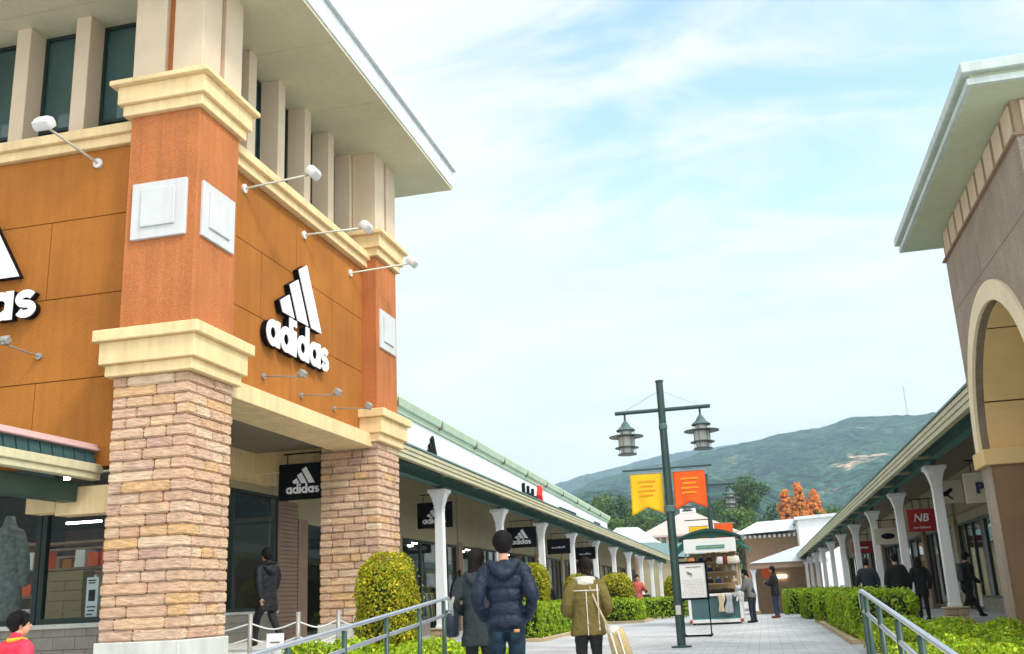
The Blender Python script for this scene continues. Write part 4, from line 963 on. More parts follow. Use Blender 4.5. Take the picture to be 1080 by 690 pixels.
for sx_ in (-1,1): q.tube([(sx_*.08,-.02,.18),(sx_*.14,-.05,.06)],[.035,.03],8); q.tube([(sx_*.05,-.03,.03),(sx_*.07,-.08,-.07)],[.045,.035],8)
remesh(q,'body',cm((.5,.5,.5)),t,.015)
# ================================================================ SIGN STAND beside the lamp
t=thing('sign_stand',(-1.66,25.2,0),'freestanding white notice board on a black metal stand beside the lamp post','sign stand')
MB().box(-2.0,-1.36,25.50,25.53,.90,1.72).build('panel',mt['kwhite'],t)
q=MB(); q.box(-2.05,-2.0,25.48,25.55,.85,1.77); q.box(-1.36,-1.31,25.48,25.55,.85,1.77); q.box(-2.0,-1.36,25.48,25.55,1.72,1.77); q.box(-2.0,-1.36,25.48,25.55,.85,.90); q.build('frame',mt['black'],t)
for x in (-1.98,-1.34): MB().bar((x,25.56,.04),(x,25.56,1.5),.03,.03).build('leg',mt['black'],t)
for x in (-1.98,-1.34): MB().bar((x,24.95,.03),(x,25.8,.03),.05,.04).build('foot',mt['black'],t)
MB().bar((-1.98,25.0,.035),(-1.34,25.0,.035),.06,.045).build('foot_bar',mt['black'],t)
q=MB()
for i in range(9): q.box(-1.82+i*.042,-1.82+i*.042+.03,25.49,25.5,1.62,1.64)
q.tube([(-1.80,25.485,1.52),(-1.74,25.485,1.47),(-1.70,25.485,1.47),(-1.69,25.485,1.40)],[.012,.025,.018,.006],8,flat=.25)
for k in range(11):
    for i in range(12):
        if random.random()<.85: q.box(-1.94+i*.044,-1.94+i*.044+.03,25.497,25.5,1.32-k*.036,1.32-k*.036+.006)
q.build('print',mt['gutterd'],t)
# ================================================================ HANDRAILS
def rail(pts_top,off,posts,label,x):
    t=thing('handrail',(x,posts[0],0),label,'handrail')
    (y0,z0),(y1,z1)=pts_top
    def zt(y): return z0+(z1-z0)*(y-y0)/(y1-y0)
    lo=.16
    q=MB(); ee=[(x,y0+.02,zt(y0)),(x,y0-.0,zt(y0)),(x,y1-.12,zt(y1-.12)),(x,y1,zt(y1)-.03),(x,y1+.05,zt(y1)-.10),(x,y1-.02,zt(y1)-lo+.01),(x,y1-.12,zt(y1-.12)-lo),(x,y0,zt(y0)-lo)]
    q.tube([(x,y0,zt(y0)),(x,y1-.15,zt(y1-.15)),(x,y1-.04,zt(y1)-.01),(x,y1+.03,zt(y1)-.07),(x,y1,zt(y1)-lo+.02),(x,y1-.15,zt(y1-.15)-lo),(x,y0,zt(y0)-lo)],.0175,12,seg=1)
    q.build('rail',mt['galv'],t,smooth=True)
    for y in posts:
        q=MB(); q.tube([(x,y,gz(y)-.02),(x,y,zt(y)-.02)],.021,10,ends=False); q.build('post',mt['dkgreen'],t,smooth=True)
rail(((3.0,.57),(10.05,1.105)),.16,[4.2,5.3,6.4,7.35,8.25,9.1,9.85],'galvanised handrail on green posts at lower left in front of the round bush',-3.12)
rail(((2.5,.57),(9.1,1.0)),.16,[3.4,4.3,5.0,5.9,6.8,7.8,8.7,9.0],'galvanised handrail on green posts at lower right in front of the hedges',.78)
# rope barrier in front of the dark walking woman
t=thing('rope_barrier',(-7.3,14.6,0),'grey posts with sagging white ropes between the two stone piers','barrier')
mt['rope']=M('white_rope',(.7,.7,.68),.7,.05)
pp=[(-8.02,14.5),(-7.35,15.1),(-6.7,15.7)]
pp=[(-7.75,14.6),(-6.95,14.6),(-6.42,14.9),(-6.05,15.2)]
for x,y in pp: MB().tube([(x,y,0),(x,y,1.02)],.035,10,ends=False).build('post',mt['lampgrey'],t,smooth=True)
pp2=[(-8.6,14.5)]+pp
for k in range(len(pp2)-1):
    a,b=pp2[k],pp2[k+1]
    for z in (.88,.66):
        MB().tube([(a[0],a[1],z if k else z-.12),((a[0]+b[0])/2,(a[1]+b[1])/2,z-.10),(b[0],b[1],z)],.012,6,seg=5).build('rope',mt['rope'],t,smooth=True)
pl=thing('small_plate_sign',(-7.3,14.55,.6),'small white plate hanging on the rope between the grey posts','sign'); MB().box(-.14,.14,-.01,.01,-.14,.12).build('plate',mt['white'],pl,local=True); MB().box(-.08,.08,-.016,-.01,-.02,.0).build('print_line',mt['gutterd'],pl,local=True)
# ================================================================ FOLIAGE
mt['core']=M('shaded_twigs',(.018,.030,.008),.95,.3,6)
LM_={'hedge':leafmat('hedge_leaves',(.22,.40,.018),(.42,.52,.025)),
 'topiary':leafmat('golden_topiary_leaves',(.28,.34,.012),(.60,.50,.020)),
 'shrub':leafmat('bright_shrub_leaves',(.26,.44,.018),(.50,.58,.03)),
 'tree':leafmat('dark_tree_leaves',(.030,.085,.014),(.075,.14,.020),.15),
 'tree2':leafmat('mid_green_tree_leaves',(.065,.15,.02),(.13,.20,.025),.15),
 'autumn':leafmat('autumn_orange_leaves',(.88,.34,.07),(.95,.52,.14),.5)}
def leafmesh(name,P,Nn,size,mat,parent,spread=.9,aspect=.55,jit=.6):
    n=len(P); P=np.asarray(P,float); Nn=np.asarray(Nn,float)
    r=np.random.normal(size=(n,3)); d=Nn+spread*r; d/=np.linalg.norm(d,axis=1)[:,None]+1e-9
    t=np.cross(d,np.random.normal(size=(n,3))); t/=np.linalg.norm(t,axis=1)[:,None]+1e-9; b=np.cross(d,t)
    s=(size*np.random.uniform(1-jit,1+jit,n))[:,None]
    fold=d*s*.18
    V=np.empty((n,4,3)); V[:,0]=P-t*s*.5; V[:,1]=P+b*s*aspect*.5+fold; V[:,2]=P+t*s*.5; V[:,3]=P-b*s*aspect*.5+fold
    org=POS[parent.name]; V-=np.array(org)
    me=bpy.data.meshes.new(name); me.vertices.add(4*n); me.vertices.foreach_set('co',V.ravel()); me.loops.add(4*n); me.loops.foreach_set('vertex_index',np.arange(4*n,dtype=np.int32)); me.polygons.add(n); me.polygons.foreach_set('loop_start',np.arange(0,4*n,4,dtype=np.int32)); me.update(calc_edges=True)
    return link(name,me,mat,parent,local=True)
def lump(D,k=3.,amp=1.,seed=0.):
    return amp*(np.sin(D[:,0]*k*1.7+seed)*np.sin(D[:,1]*k*2.1+seed*2)*np.cos(D[:,2]*k*1.9+seed*3)+.6*np.sin(D[:,0]*k*4.1+seed)*np.cos(D[:,1]*k*3.7+D[:,2]*k*4.3))
def hedge(name,c,half,label,cat,mat='hedge',leaf=.055,dens=650,power=8,group=None,amp=.03,stray=.04,rz=0):
    t=thing(name,(c[0],c[1],c[2]-half[2]),label,cat,group)
    hx,hy,hz=half; area=8*(hx*hz+hy*hz)+4*hx*hy; n=int(area*dens)
    # sample faces by area
    w_=np.array([hy*hz,hy*hz,hx*hz,hx*hz,hx*hy]); w_=w_/w_.sum(); f=np.random.choice(5,n,p=w_)
    U=np.random.uniform(-1,1,(n,3)); U[f==0,0]=1; U[f==1,0]=-1; U[f==2,1]=1; U[f==3,1]=-1; U[f==4,2]=1
    nr=(np.abs(U)**power).sum(1)**(1/power); D=U/nr[:,None]
    G=np.sign(D)*np.abs(D)**(power-1)/np.array([hx,hy,hz]); G/=np.linalg.norm(G,axis=1)[:,None]+1e-9
    Pw=D*np.array(half); off=lump(Pw+np.array(c),3.,amp,sum(c))-np.abs(np.random.normal(0,stray,n))*1.1+ (np.random.random(n)<.04)*np.random.uniform(0,stray*2,n)
    P=Pw+G*off[:,None]+np.array(c); ok=P[:,2]>c[2]-hz+.0
    leafmesh('foliage',P[ok],G[ok],leaf,LM_[mat],t,spread=.75)
    # twiggy core
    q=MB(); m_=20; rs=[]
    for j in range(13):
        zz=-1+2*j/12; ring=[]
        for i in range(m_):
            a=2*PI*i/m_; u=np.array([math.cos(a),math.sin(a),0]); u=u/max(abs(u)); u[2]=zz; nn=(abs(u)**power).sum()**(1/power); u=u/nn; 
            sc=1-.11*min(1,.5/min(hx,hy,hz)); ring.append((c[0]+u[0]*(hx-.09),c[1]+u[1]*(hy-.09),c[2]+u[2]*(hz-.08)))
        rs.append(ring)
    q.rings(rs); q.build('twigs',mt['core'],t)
    return t
G='clipped low hedges beside the columns'
hedge('hedge',(2.15,24.6,.45),(.62,4.6,.46),'large nearest clipped hedge right of the paving, behind the handrail','hedge',leaf=.075,dens=520,group=G)
hedge('hedge',(2.25,31.8,.47),(.85,1.5,.46),'second clipped hedge block on the right, past the large one','hedge',leaf=.08,dens=420,group=G)
hedge('hedge',(2.0,37.5,.45),(.80,2.2,.50),'third clipped hedge block on the right side of the paving','hedge',leaf=.09,dens=330,group=G)
hedge('hedge',(1.6,45.3,.42),(.85,3.2,.52),'farthest clipped hedge on the right, left of the column row','hedge',leaf=.10,dens=260,group=G)
hedge('hedge',(-6.55,30.3,.47),(.85,4.3,.47),'long clipped hedge on the left between the navy man and the olive coat','hedge',leaf=.075,dens=480,group=G)
hedge('hedge',(-6.2,40.6,.44),(1.55,1.3,.46),'rounded clipped hedge on the left just right of the olive coat','hedge',leaf=.09,dens=360,power=6,group=G)
hedge('hedge',(-5.3,52.5,.32),(1.9,1.7,.50),'farthest clipped hedge on the left beside the lamp post','hedge',leaf=.11,dens=260,group=G)
TG='clipped round bushes along the left walkway'
hedge('round_bush',(-5.28,14.0,.92),(.44,.44,.90),'large golden-green clipped bush in front of the second stone pier','bush','topiary',leaf=.042,dens=2100,power=2.7,group=TG,amp=.05,stray=.05)
hedge('round_bush',(-6.9,30.9,1.2),(.52,.52,.92),'tall clipped bush right behind the navy jacket man','bush','topiary',leaf=.07,dens=700,power=3,group=TG)
hedge('round_bush',(-6.75,37.6,1.05),(.45,.45,.82),'small round bush mostly hidden by the olive coat woman head','bush','topiary',leaf=.07,dens=600,power=2.6,group=TG)
hedge('round_bush',(-5.95,42.6,1.0),(.72,.72,.95),'round ball bush just right of the olive coat woman','bush','topiary',leaf=.075,dens=520,power=2.5,group=TG)
hedge('round_bush',(-4.5,56.0,.75),(.75,.75,1.2),'farthest clipped bush peeping out left of the lamp post','bush','topiary',leaf=.10,dens=360,power=3,group=TG)
# kerbs of the planting beds
def kerb(x0,x1,y0,y1,label):
    t=thing('planting_kerb',((x0+x1)/2,y0,gz(y0)),label,'kerb'); q=MB(); z=gz((y0+y1)/2)-.05
    q.box(x0,x1,y0,y0+.12,z,z+.14); q.box(x0,x1,y1-.12,y1,z,z+.14); q.box(x0,x0+.12,y0+.12,y1-.12,z,z+.14); q.box(x1-.12,x1,y0+.12,y1-.12,z,z+.14); q.build('kerb_stone',mt['tan'],t,bevel=.012)
kerb(1.42,2.95,19.75,33.5,'tan stone kerb round the near right hedges'); kerb(-7.5,-5.5,25.7,34.9,'tan stone kerb round the long left hedge'); kerb(-7.9,-4.5,39.1,42.1,'tan stone kerb round the rounded left hedge')
def bush(c,half,label,mat='shrub',leaf=.055,n=9,dens=900,group='loose bright shrubs in the foreground beds'):
    t=thing('shrub',(c[0],c[1],0),label,'shrub',group)
    PP=[];NN=[];st=MB()
    for k in range(n):
        o=np.array([c[0]+random.uniform(-1,1)*half[0]*.8,c[1]+random.uniform(-1,1)*half[1]*.8,c[2]*random.uniform(.75,1.08)]); r=np.array([random.uniform(.22,.36),random.uniform(.22,.36),random.uniform(.14,.24)])
        m_=int(dens*r[0]*r[1]*9); D=np.random.normal(size=(m_,3)); D/=np.linalg.norm(D,axis=1)[:,None]; D[:,2]=np.where(D[:,2]<-.3,-D[:,2],D[:,2])
        PP.append(o+D*r*np.random.uniform(.6,1.12,m_)[:,None]); NN.append(D)
        for j in range(5): a=random.uniform(0,6.28); st.tube([(o[0],o[1],0),(o[0]+.1*math.cos(a),o[1]+.1*math.sin(a),o[2]*.6),(o[0]+.2*math.cos(a),o[1]+.2*math.sin(a),o[2]+r[2]*.7)],[.012,.008,.004],5,ends=False)
    # filling leaves below
    m_=int(dens*half[0]*half[1]*3); F=np.column_stack([c[0]+np.random.uniform(-1,1,m_)*half[0],c[1]+np.random.uniform(-1,1,m_)*half[1],np.random.uniform(.15,1,m_)**.5*c[2]]); PP.append(F); NN.append(np.tile([0,0,1.],(m_,1)))
    leafmesh('foliage',np.vstack(PP),np.vstack(NN),leaf,LM_[mat],t,spread=.8)
    st.build('stems',mt['bark'],t)
k=0
for x,y,z,l in ((2.2,11.8,0.09,'bright shrub nearest the right handrail at the bottom edge'),(2.95,13.4,0.10,'bright shrub in front of the arch pier base'),(2.2,13.6,0.15,'bright shrub between the right handrail and the big hedge'),(2.95,15.3,0.19,'bright shrub just left of the arch pier'),(2.1,15.6,0.23,'bright shrub in front of the first right column pedestal'),(3.0,17.4,0.25,'bright shrub behind the others near the right walkway'),(2.1,17.6,0.29,'bright shrub touching the large right hedge'),(2.9,11.6,0.08,'low shrub in the bottom right corner'),(1.9,12.6,0.11,'low shrub seen through the right handrail')):
    bush((x,y,z),(.62,.75,z),l,n=10)
for x,y,z,l in ((-5.3,11.6,.28,'bright shrub at lower left under the handrail'),(-4.75,12.6,.34,'bright shrub in front of the round bush'),(-4.5,13.7,.38,'bright shrub right of the round bush'),(-5.5,12.6,.45,'bright shrub behind the left handrail, beside the rope posts'),(-4.1,15.0,.20,'low shrub under the first left column')):
    bush((x,y,z),(.5,.55,z),l,n=10)
# ================================================================ TREES
def tree(x,y,h,r,label,mat='tree',zb=0,n=None,leaf=.55,shape='round',group='trees behind the far buildings'):
    t=thing('tree',(x,y,zb),label,'tree',group)
    q=MB(); q.tube([(x,y,zb),(x+.02*h,y,zb+h*.35),(x-.01*h,y,zb+h*.65),(x,y,zb+h*.9)],[.035*h,.027*h,.017*h,.006*h],8,seg=3)
    PP=[];NN=[]; K=n or 26
    for k in range(K):
        u=random.uniform(-1,1); a=random.uniform(0,2*PI); v_=random.random()**.45
        if shape=='cone':
            zz=random.random()**.7; rr=r*min(1,(1.08-zz)*1.9)*.85*random.uniform(.35,1); c=np.array([x+rr*math.cos(a),y+rr*math.sin(a),zb+h*(.18+.78*zz)]); cr=r*.21*(1.15-zz*.75)
        else:
            zz=.58+u*.36; w_=math.sqrt(max(0,1-(u*.92)**2)); c=np.array([x+r*w_*v_*math.cos(a)*.85,y+r*w_*v_*math.sin(a)*.85,zb+h*zz]); cr=r*random.uniform(.26,.42)
        if k%3==0: q.tube([(x,y,zb+h*.38),((x+c[0])/2,(y+c[1])/2,(zb+h*.4+c[2])/2),tuple(c)],[.012*h,.008*h,.003*h],5,ends=False)
        m_=120; D=np.random.normal(size=(m_,3)); D/=np.linalg.norm(D,axis=1)[:,None]
        PP.append(c+D*np.array([cr,cr,cr*.8])*np.random.uniform(.55,1.1,m_)[:,None]); NN.append(D)
    q.build('trunk',mt['bark'],t)
    leafmesh('crown',np.vstack(PP),np.vstack(NN),leaf,LM_[mat],t,spread=.6,aspect=.7)
TT=[(-36,205,20,6,'tree','leftmost tree above the far end of the white parapet'),(-31.5,198,20.5,6,'tree2','second tree from the left beyond the white building'),(-26.5,204,20,6,'tree','dark tree beyond the white building, left of the yellow banner'),(-22.5,196,17.5,5.5,'tree2','mid green tree below the yellow banner'),(-17.5,205,16.5,6,'tree','dark tree behind the pavilion roof, left side'),(-10,215,18.5,6,'tree','dark tree behind the pavilion under the red banner'),(-5.5,208,20.5,5.5,'tree','dark tree right of the red banner'),(-.8,204,22.6,5.6,'tree','tallest dark round tree left of the orange tree'),(-3.2,190,16,5,'tree2','mid green tree over the right side of the pavilion'),(3.4,182,10.5,4,'tree2','green tree in front of the orange tree foot'),(13.8,200,15.5,5,'tree2','green tree right of the orange tree'),(18.5,205,15,5,'tree','dark tree beside the right gutter line'),(10.5,176,9.5,4,'tree','low dark tree below the orange tree on the right'),(-42,190,17,6,'tree','dark tree mostly behind the white parapet')]
for x,y,h,r,m_,l in TT: tree(x,y,h*1.07,r,l,m_,zb=-1.2,n=44,leaf=.5)
for x,h,l in ((5.6,20.8,'tall orange autumn tree, left spire'),(8.2,22.0,'tall orange autumn tree, middle spire'),(11.0,20.4,'orange autumn tree, right spire'),(14.0,15.5,'low orange autumn tree, rightmost')):
    tree(x,200,h,3.1,l,'autumn',zb=-1,n=200,leaf=.38,shape='cone',group='orange autumn trees')
tree(8.6,201.5,17.5,4.6,'broad orange autumn foliage filling in below the orange spires','autumn',zb=-1,n=110,leaf=.45,group='orange autumn trees')
# ================================================================ HILLS
def forest(name,c1,c2,c3,sc):
    m=bpy.data.materials.new(name); m.use_nodes=True; nt=m.node_tree;N=nt.nodes;L=nt.links;b=N['Principled BSDF']; b.inputs['Roughness'].default_value=1; b.inputs['Specular IOR Level'].default_value=.05
    tc=N.new('ShaderNodeTexCoord'); n1=N.new('ShaderNodeTexNoise'); n1.inputs['Scale'].default_value=.011; n1.inputs['Detail'].default_value=7; n1.inputs['Roughness'].default_value=.6; L.new(tc.outputs['Object'],n1.inputs['Vector'])
    vo=N.new('ShaderNodeTexVoronoi'); vo.inputs['Scale'].default_value=sc; L.new(tc.outputs['Object'],vo.inputs['Vector'])
    cr=N.new('ShaderNodeValToRGB'); e=cr.color_ramp; e.elements[0].position=.36; e.elements[0].color=(*c1,1); e.elements[1].position=.66; e.elements[1].color=(*c3,1); q=e.elements.new(.55); q.color=(*c2,1); q=e.elements.new(.62); q.color=(*c2,1)
    L.new(n1.outputs['Fac'],cr.inputs[0])
    mr=N.new('ShaderNodeMapRange'); mr.inputs[3].default_value=.1; mr.inputs[4].default_value=2.6; sp=N.new('ShaderNodeSeparateColor'); L.new(vo.outputs['Color'],sp.inputs[0]); L.new(sp.outputs[0],mr.inputs[0])
    hs=N.new('ShaderNodeHueSaturation'); L.new(cr.outputs[0],hs.inputs['Color']); L.new(mr.outputs[0],hs.inputs['Value']); L.new(hs.outputs[0],b.inputs['Base Color'])
    bp=N.new('ShaderNodeBump'); bp.invert=True; bp.inputs['Distance'].default_value=6; bp.inputs['Strength'].default_value=1; L.new(vo.outputs['Distance'],bp.inputs['Height']); L.new(bp.outputs[0],b.inputs['Normal'])
    return m
from mathutils import noise as mn
def hill(name,ridge,y0,y1,depth,mat,rough,nx=420,ny=70,seed=0,zb=-8):
    xs_=[p[0] for p in ridge]; zs_=[p[1] for p in ridge]; xa,xb=xs_[0],xs_[-1]; X=np.linspace(xa,xb,nx); Z=np.interp(X,xs_,zs_)
    V=[];F=[]
    for j in range(ny):
        t=j/(ny-1); y=y0+(y1-y0)*min(1,t*1.25) if t<.8 else y1+depth*(t-.8)/.2
        s_=min(1,t/.8); pr=(1-math.cos(PI*s_))/2 if s_<1 else 1; pr=pr*.6+s_*.4
        if t>.8: pr=1-((t-.8)/.2)**2
        for i in range(nx):
            x=X[i]*(y/y1) ; z=zb+(Z[i]-zb)*pr
            nn=mn.fractal(Vector((x/300+seed,y/300,0)),1.,2.,5)*rough*min(1,s_*2)
            gul=abs(mn.noise(Vector((x/140+seed,y/420,5))))*rough*1.4*math.sin(PI*min(s_,1))
            z+=nn*(.35+.65*math.sin(PI*min(s_,1)))-gul+ (mn.noise(Vector((x/14,y/14,seed)))*rough*.14)+mn.noise(Vector((x/60,y/60,seed+9)))*rough*.28
            V.append((x,y,z))
    F=[(j*nx+i,j*nx+i+1,(j+1)*nx+i+1,(j+1)*nx+i) for j in range(ny-1) for i in range(nx-1)]
    me=bpy.data.meshes.new(name); me.from_pydata(V,[],F); o=link(name,me,mat,None,True); return tag(o,kind='structure')
fm1=forest('forest_far',(.010,.032,.038),(.025,.055,.052),(.16,.13,.10),.09); fm2=forest('forest_near',(.007,.026,.020),(.024,.056,.034),(.26,.19,.13),.10)  # teal in the forest colours stands in for part of the haze's blue
hill('far_hills',[(-2500,150),(-1500,210),(-900,290),(-661,310),(-571,338),(-423,370),(-250,398),(-80,413),(29,416),(161,400),(500,380),(1500,300),(2500,200)],1900,3000,500,fm1,26,seed=3)
hill('main_hill',[(-2500,60),(-1200,90),(-700,130),(-480,160),(-402,184),(-323,215),(-244,238),(-168,248),(-74,259),(19,276),(74,285),(129,290),(183,300),(205,305),(240,303),(270,302),(330,298),(400,305),(700,330),(1500,240),(2500,100)],700,2000,500,fm2,24,seed=8,nx=560,ny=100)
hill('foothill',[(-1200,20),(-500,50),(-260,74),(-181,84),(-146,93),(-120,93),(-95,80),(-70,88),(-43,96),(-2,95),(28,78),(65,66),(110,70),(200,80),(500,60),(1200,20)],330,900,250,fm2,12,seed=15,nx=420,ny=70)
ms_=thing('radio_mast',(300,2005,300),'thin radio mast on the hilltop at right','mast'); q=MB(); q.bar((300,2005,298),(300,2005,366),1.2,1.2); 
for z in (320,340,355): q.bar((297.5,2005,z),(302.5,2005,z),.8,.8)
q.build('lattice',mt['lampgrey'],ms_)
# ================================================================ FAR BUILDINGS
pv=thing('pavilion',(-9.8,150,-1.1),'distant tan pavilion with a pale pink hipped roof and tall green windows','building')
q=MB(); q.add([(-16.9,146,9.0),(-2.6,146,9.0),(-2.6,158,9.0),(-16.9,158,9.0),(-10.8,151,12.3),(-8.8,151,12.3),(-8.8,153,12.3),(-10.8,153,12.3)],[(3,2,1,0),(0,1,5,4),(1,2,6,5),(2,3,7,6),(3,0,4,7),(4,5,6,7)])
q.box(-17,-2.5,145.9,158.1,8.75,9.0); mt['pinkroof']=M('pink_grey_roof_shingles',(.55,.44,.40),.8,.08,1); q.build('roof',mt['pinkroof'],pv)
MB().box(-10.9,-8.7,150.9,153.1,12.3,12.9).build('roof_lantern',mt['white'],pv)
MB().box(-15.1,-4.4,148,156,-1.1,6.2).build('wall',mt['orange'],pv); MB().box(-14.9,-4.6,148.2,155.8,6.2,8.75).build('upper_wall',mt['wallcream'],pv)
MB().box(-15.2,-4.3,147.9,156.1,6.1,6.35).build('cornice',mt['cream'],pv)
for k in range(11): MB().box(-15.0+k*1.0,-14.62+k*1.0,147.9,148.25,6.35,8.75).build('pilaster',mt['beige'],pv)
for k in range(10): MB().box(-14.55+k*1.0,-14.1+k*1.0,148.12,148.2,6.5,8.6).build('window',mt['winglass'],pv)
bb=thing('brown_building',(2,110,-1.1),'distant brown building with a white roof and a white row of dentils beyond the kiosk','building')
MB().box(-1.5,4.05,110,118,-1.1,6.4).build('wall',mt['jamb'],bb)
q=MB(); q.add([(-2.6,108.8,6.55),(4.2,108.8,6.75),(4.2,120,6.75),(-2.6,120,6.55),(0,113,8.0),(4.2,113,8.1),(4.2,115,8.1),(0,115,8.0)],[(3,2,1,0),(0,1,5,4),(1,2,6,5),(2,3,7,6),(3,0,4,7),(4,5,6,7)]); q.build('roof',mt['fascia'],bb)
q=MB()
for k in range(11): q.box(-1.5+k*.5,-1.25+k*.5,109.85,110,6.15,6.45)
q.build('dentil',mt['white'],bb)
wb=thing('white_building',(8,104,-1.1),'white gabled building rising behind the right gutter at the street end','building')
q=MB(); q.prism([(3.9,-1),(12,-1),(12,7.7),(3.9,7.4)],104,112,lambda p,d:(p[0],d,p[1])); q.build('wall',mt['white'],wb)
q=MB(); q.prism([(3.6,7.4),(12,7.7),(12,8.0),(3.6,7.7)],103.6,112.4,lambda p,d:(p[0],d,p[1])); q.build('roof',mt['fascia'],wb)
ea=thing('end_arcade',(.8,88,-1.1),'low arcade with a pale hipped roof closing the end of the street','arcade')
q=MB(); q.add([(-1.0,86,3.05),(3.4,86,3.05),(6,97,3.05),(-1.0,97,3.05),(3.1,91,4.4),(4.5,91,4.4),(5,92,4.4),(3.1,92,4.4)],[(3,2,1,0),(0,1,5,4),(1,2,6,5),(2,3,7,6),(3,0,4,7),(4,5,6,7)])
q.build('roof',M('pale_blue_grey_roof',(.45,.50,.49),.6,.06),ea); MB().box(-.9,3.3,86.1,86.5,2.6,3.02).build('beam',mt['siding'],ea); MB().box(-.8,5,93,93.3,-1.1,3).build('back_wall',mt['jamb'],ea)
for x in (-.72,): column(ea,x,86.6,2.6,-1.1)
for x,z in ((1.3,86.6),): pass
MB().box(1.1,2.0,92.9,93,1.9,2.05).build('strip_lamp',mt['lamp_on'],ea)
sg=thing('round_orange_sign',(.38,90,2.3),'round orange shop sign under the end arcade above the standing man','sign'); MB().lathe([(.02,-.05),(.5,-.05),(.5,.05),(.02,.05)],(0,0,0),18).build('disc',mt['orangeb'],sg,local=True); sg.rotation_euler=(PI/2,0,0)
lw=thing('small_white_building',(-14,120,-1),'small brown building with a white hipped roof beyond the white parapet','building')
q=MB(); q.add([(-18.5,118,6.9),(-11.4,118,6.7),(-11.4,128,6.7),(-18.5,128,6.9),(-16.5,122,8.9),(-14,122,8.8),(-14,124,8.8),(-16.5,124,8.9)],[(3,2,1,0),(0,1,5,4),(1,2,6,5),(2,3,7,6),(3,0,4,7),(4,5,6,7)]); q.build('roof',mt['fascia2'],lw)
MB().box(-17.8,-12.1,119,127,-1.1,6.6).build('wall',mt['jamb'],lw)
q=MB()
for k in range(9): q.box(-17.6+k*.62,-17.3+k*.62,118.85,119,6.2,6.5)
q.build('dentil',mt['white'],lw)
lb=thing('link_roof_building',(-8,105,-1.1),'low pale roofed link building left of the pavilion base','building')
q=MB(); q.add([(-12,100,4.6),(-4.8,100,4.2),(-4.8,112,4.2),(-12,112,4.6),(-12,106,6.2),(-6.8,106,5.8),(-6.8,107,5.8),(-12,107,6.2)],[(3,2,1,0),(0,1,5,4),(1,2,6,5),(2,3,7,6),(3,0,4,7),(4,5,6,7)]); q.build('roof',mt['rooft'],lb)
MB().box(-11.8,-5.0,100.5,111,-1.1,4.2).build('wall',mt['wallcream'],lb)
# ================================================================ AIR
hz=MB().box(-3100,3100,-70,3600,-12,480); o=hz.build('haze',bpy.data.materials.new('haze_air')); tag(o,kind='stuff')
m=o.data.materials[0]; m.use_nodes=True; nt=m.node_tree; nt.nodes.remove(nt.nodes['Principled BSDF']); pvn=nt.nodes.new('ShaderNodeVolumePrincipled'); pvn.inputs['Color'].default_value=(.60,.85,1,1); pvn.inputs['Density'].default_value=.00026; pvn.inputs['Anisotropy'].default_value=.0
nt.links.new(pvn.outputs[0],nt.nodes['Material Output'].inputs['Volume'])
# ================================================================ PEOPLE
def strands(P,D,size,mat,t):
    # short locks lying along the head, falling downwards
    n=len(P); dn=np.tile([0,0,-1.],(n,1))+.5*np.random.normal(size=(n,3)); T=dn-D*(dn*D).sum(1)[:,None]*.85; T/=np.linalg.norm(T,axis=1)[:,None]+1e-9; B=np.cross(D,T)
    s_=(size*np.random.uniform(.5,1.2,n))[:,None]; V=np.empty((n,4,3)); V[:,0]=P-T*s_*.5-D*.004; V[:,1]=P+B*s_*.07; V[:,2]=P+T*s_*.6+D*.004; V[:,3]=P-B*s_*.07
    me=bpy.data.meshes.new('hair_locks'); me.vertices.add(4*n); me.vertices.foreach_set('co',V.ravel()); me.loops.add(4*n); me.loops.foreach_set('vertex_index',np.arange(4*n,dtype=np.int32)); me.polygons.add(n); me.polygons.foreach_set('loop_start',np.arange(0,4*n,4,dtype=np.int32)); me.update(calc_edges=True)
    link('hair_locks',me,mat,t,local=True)
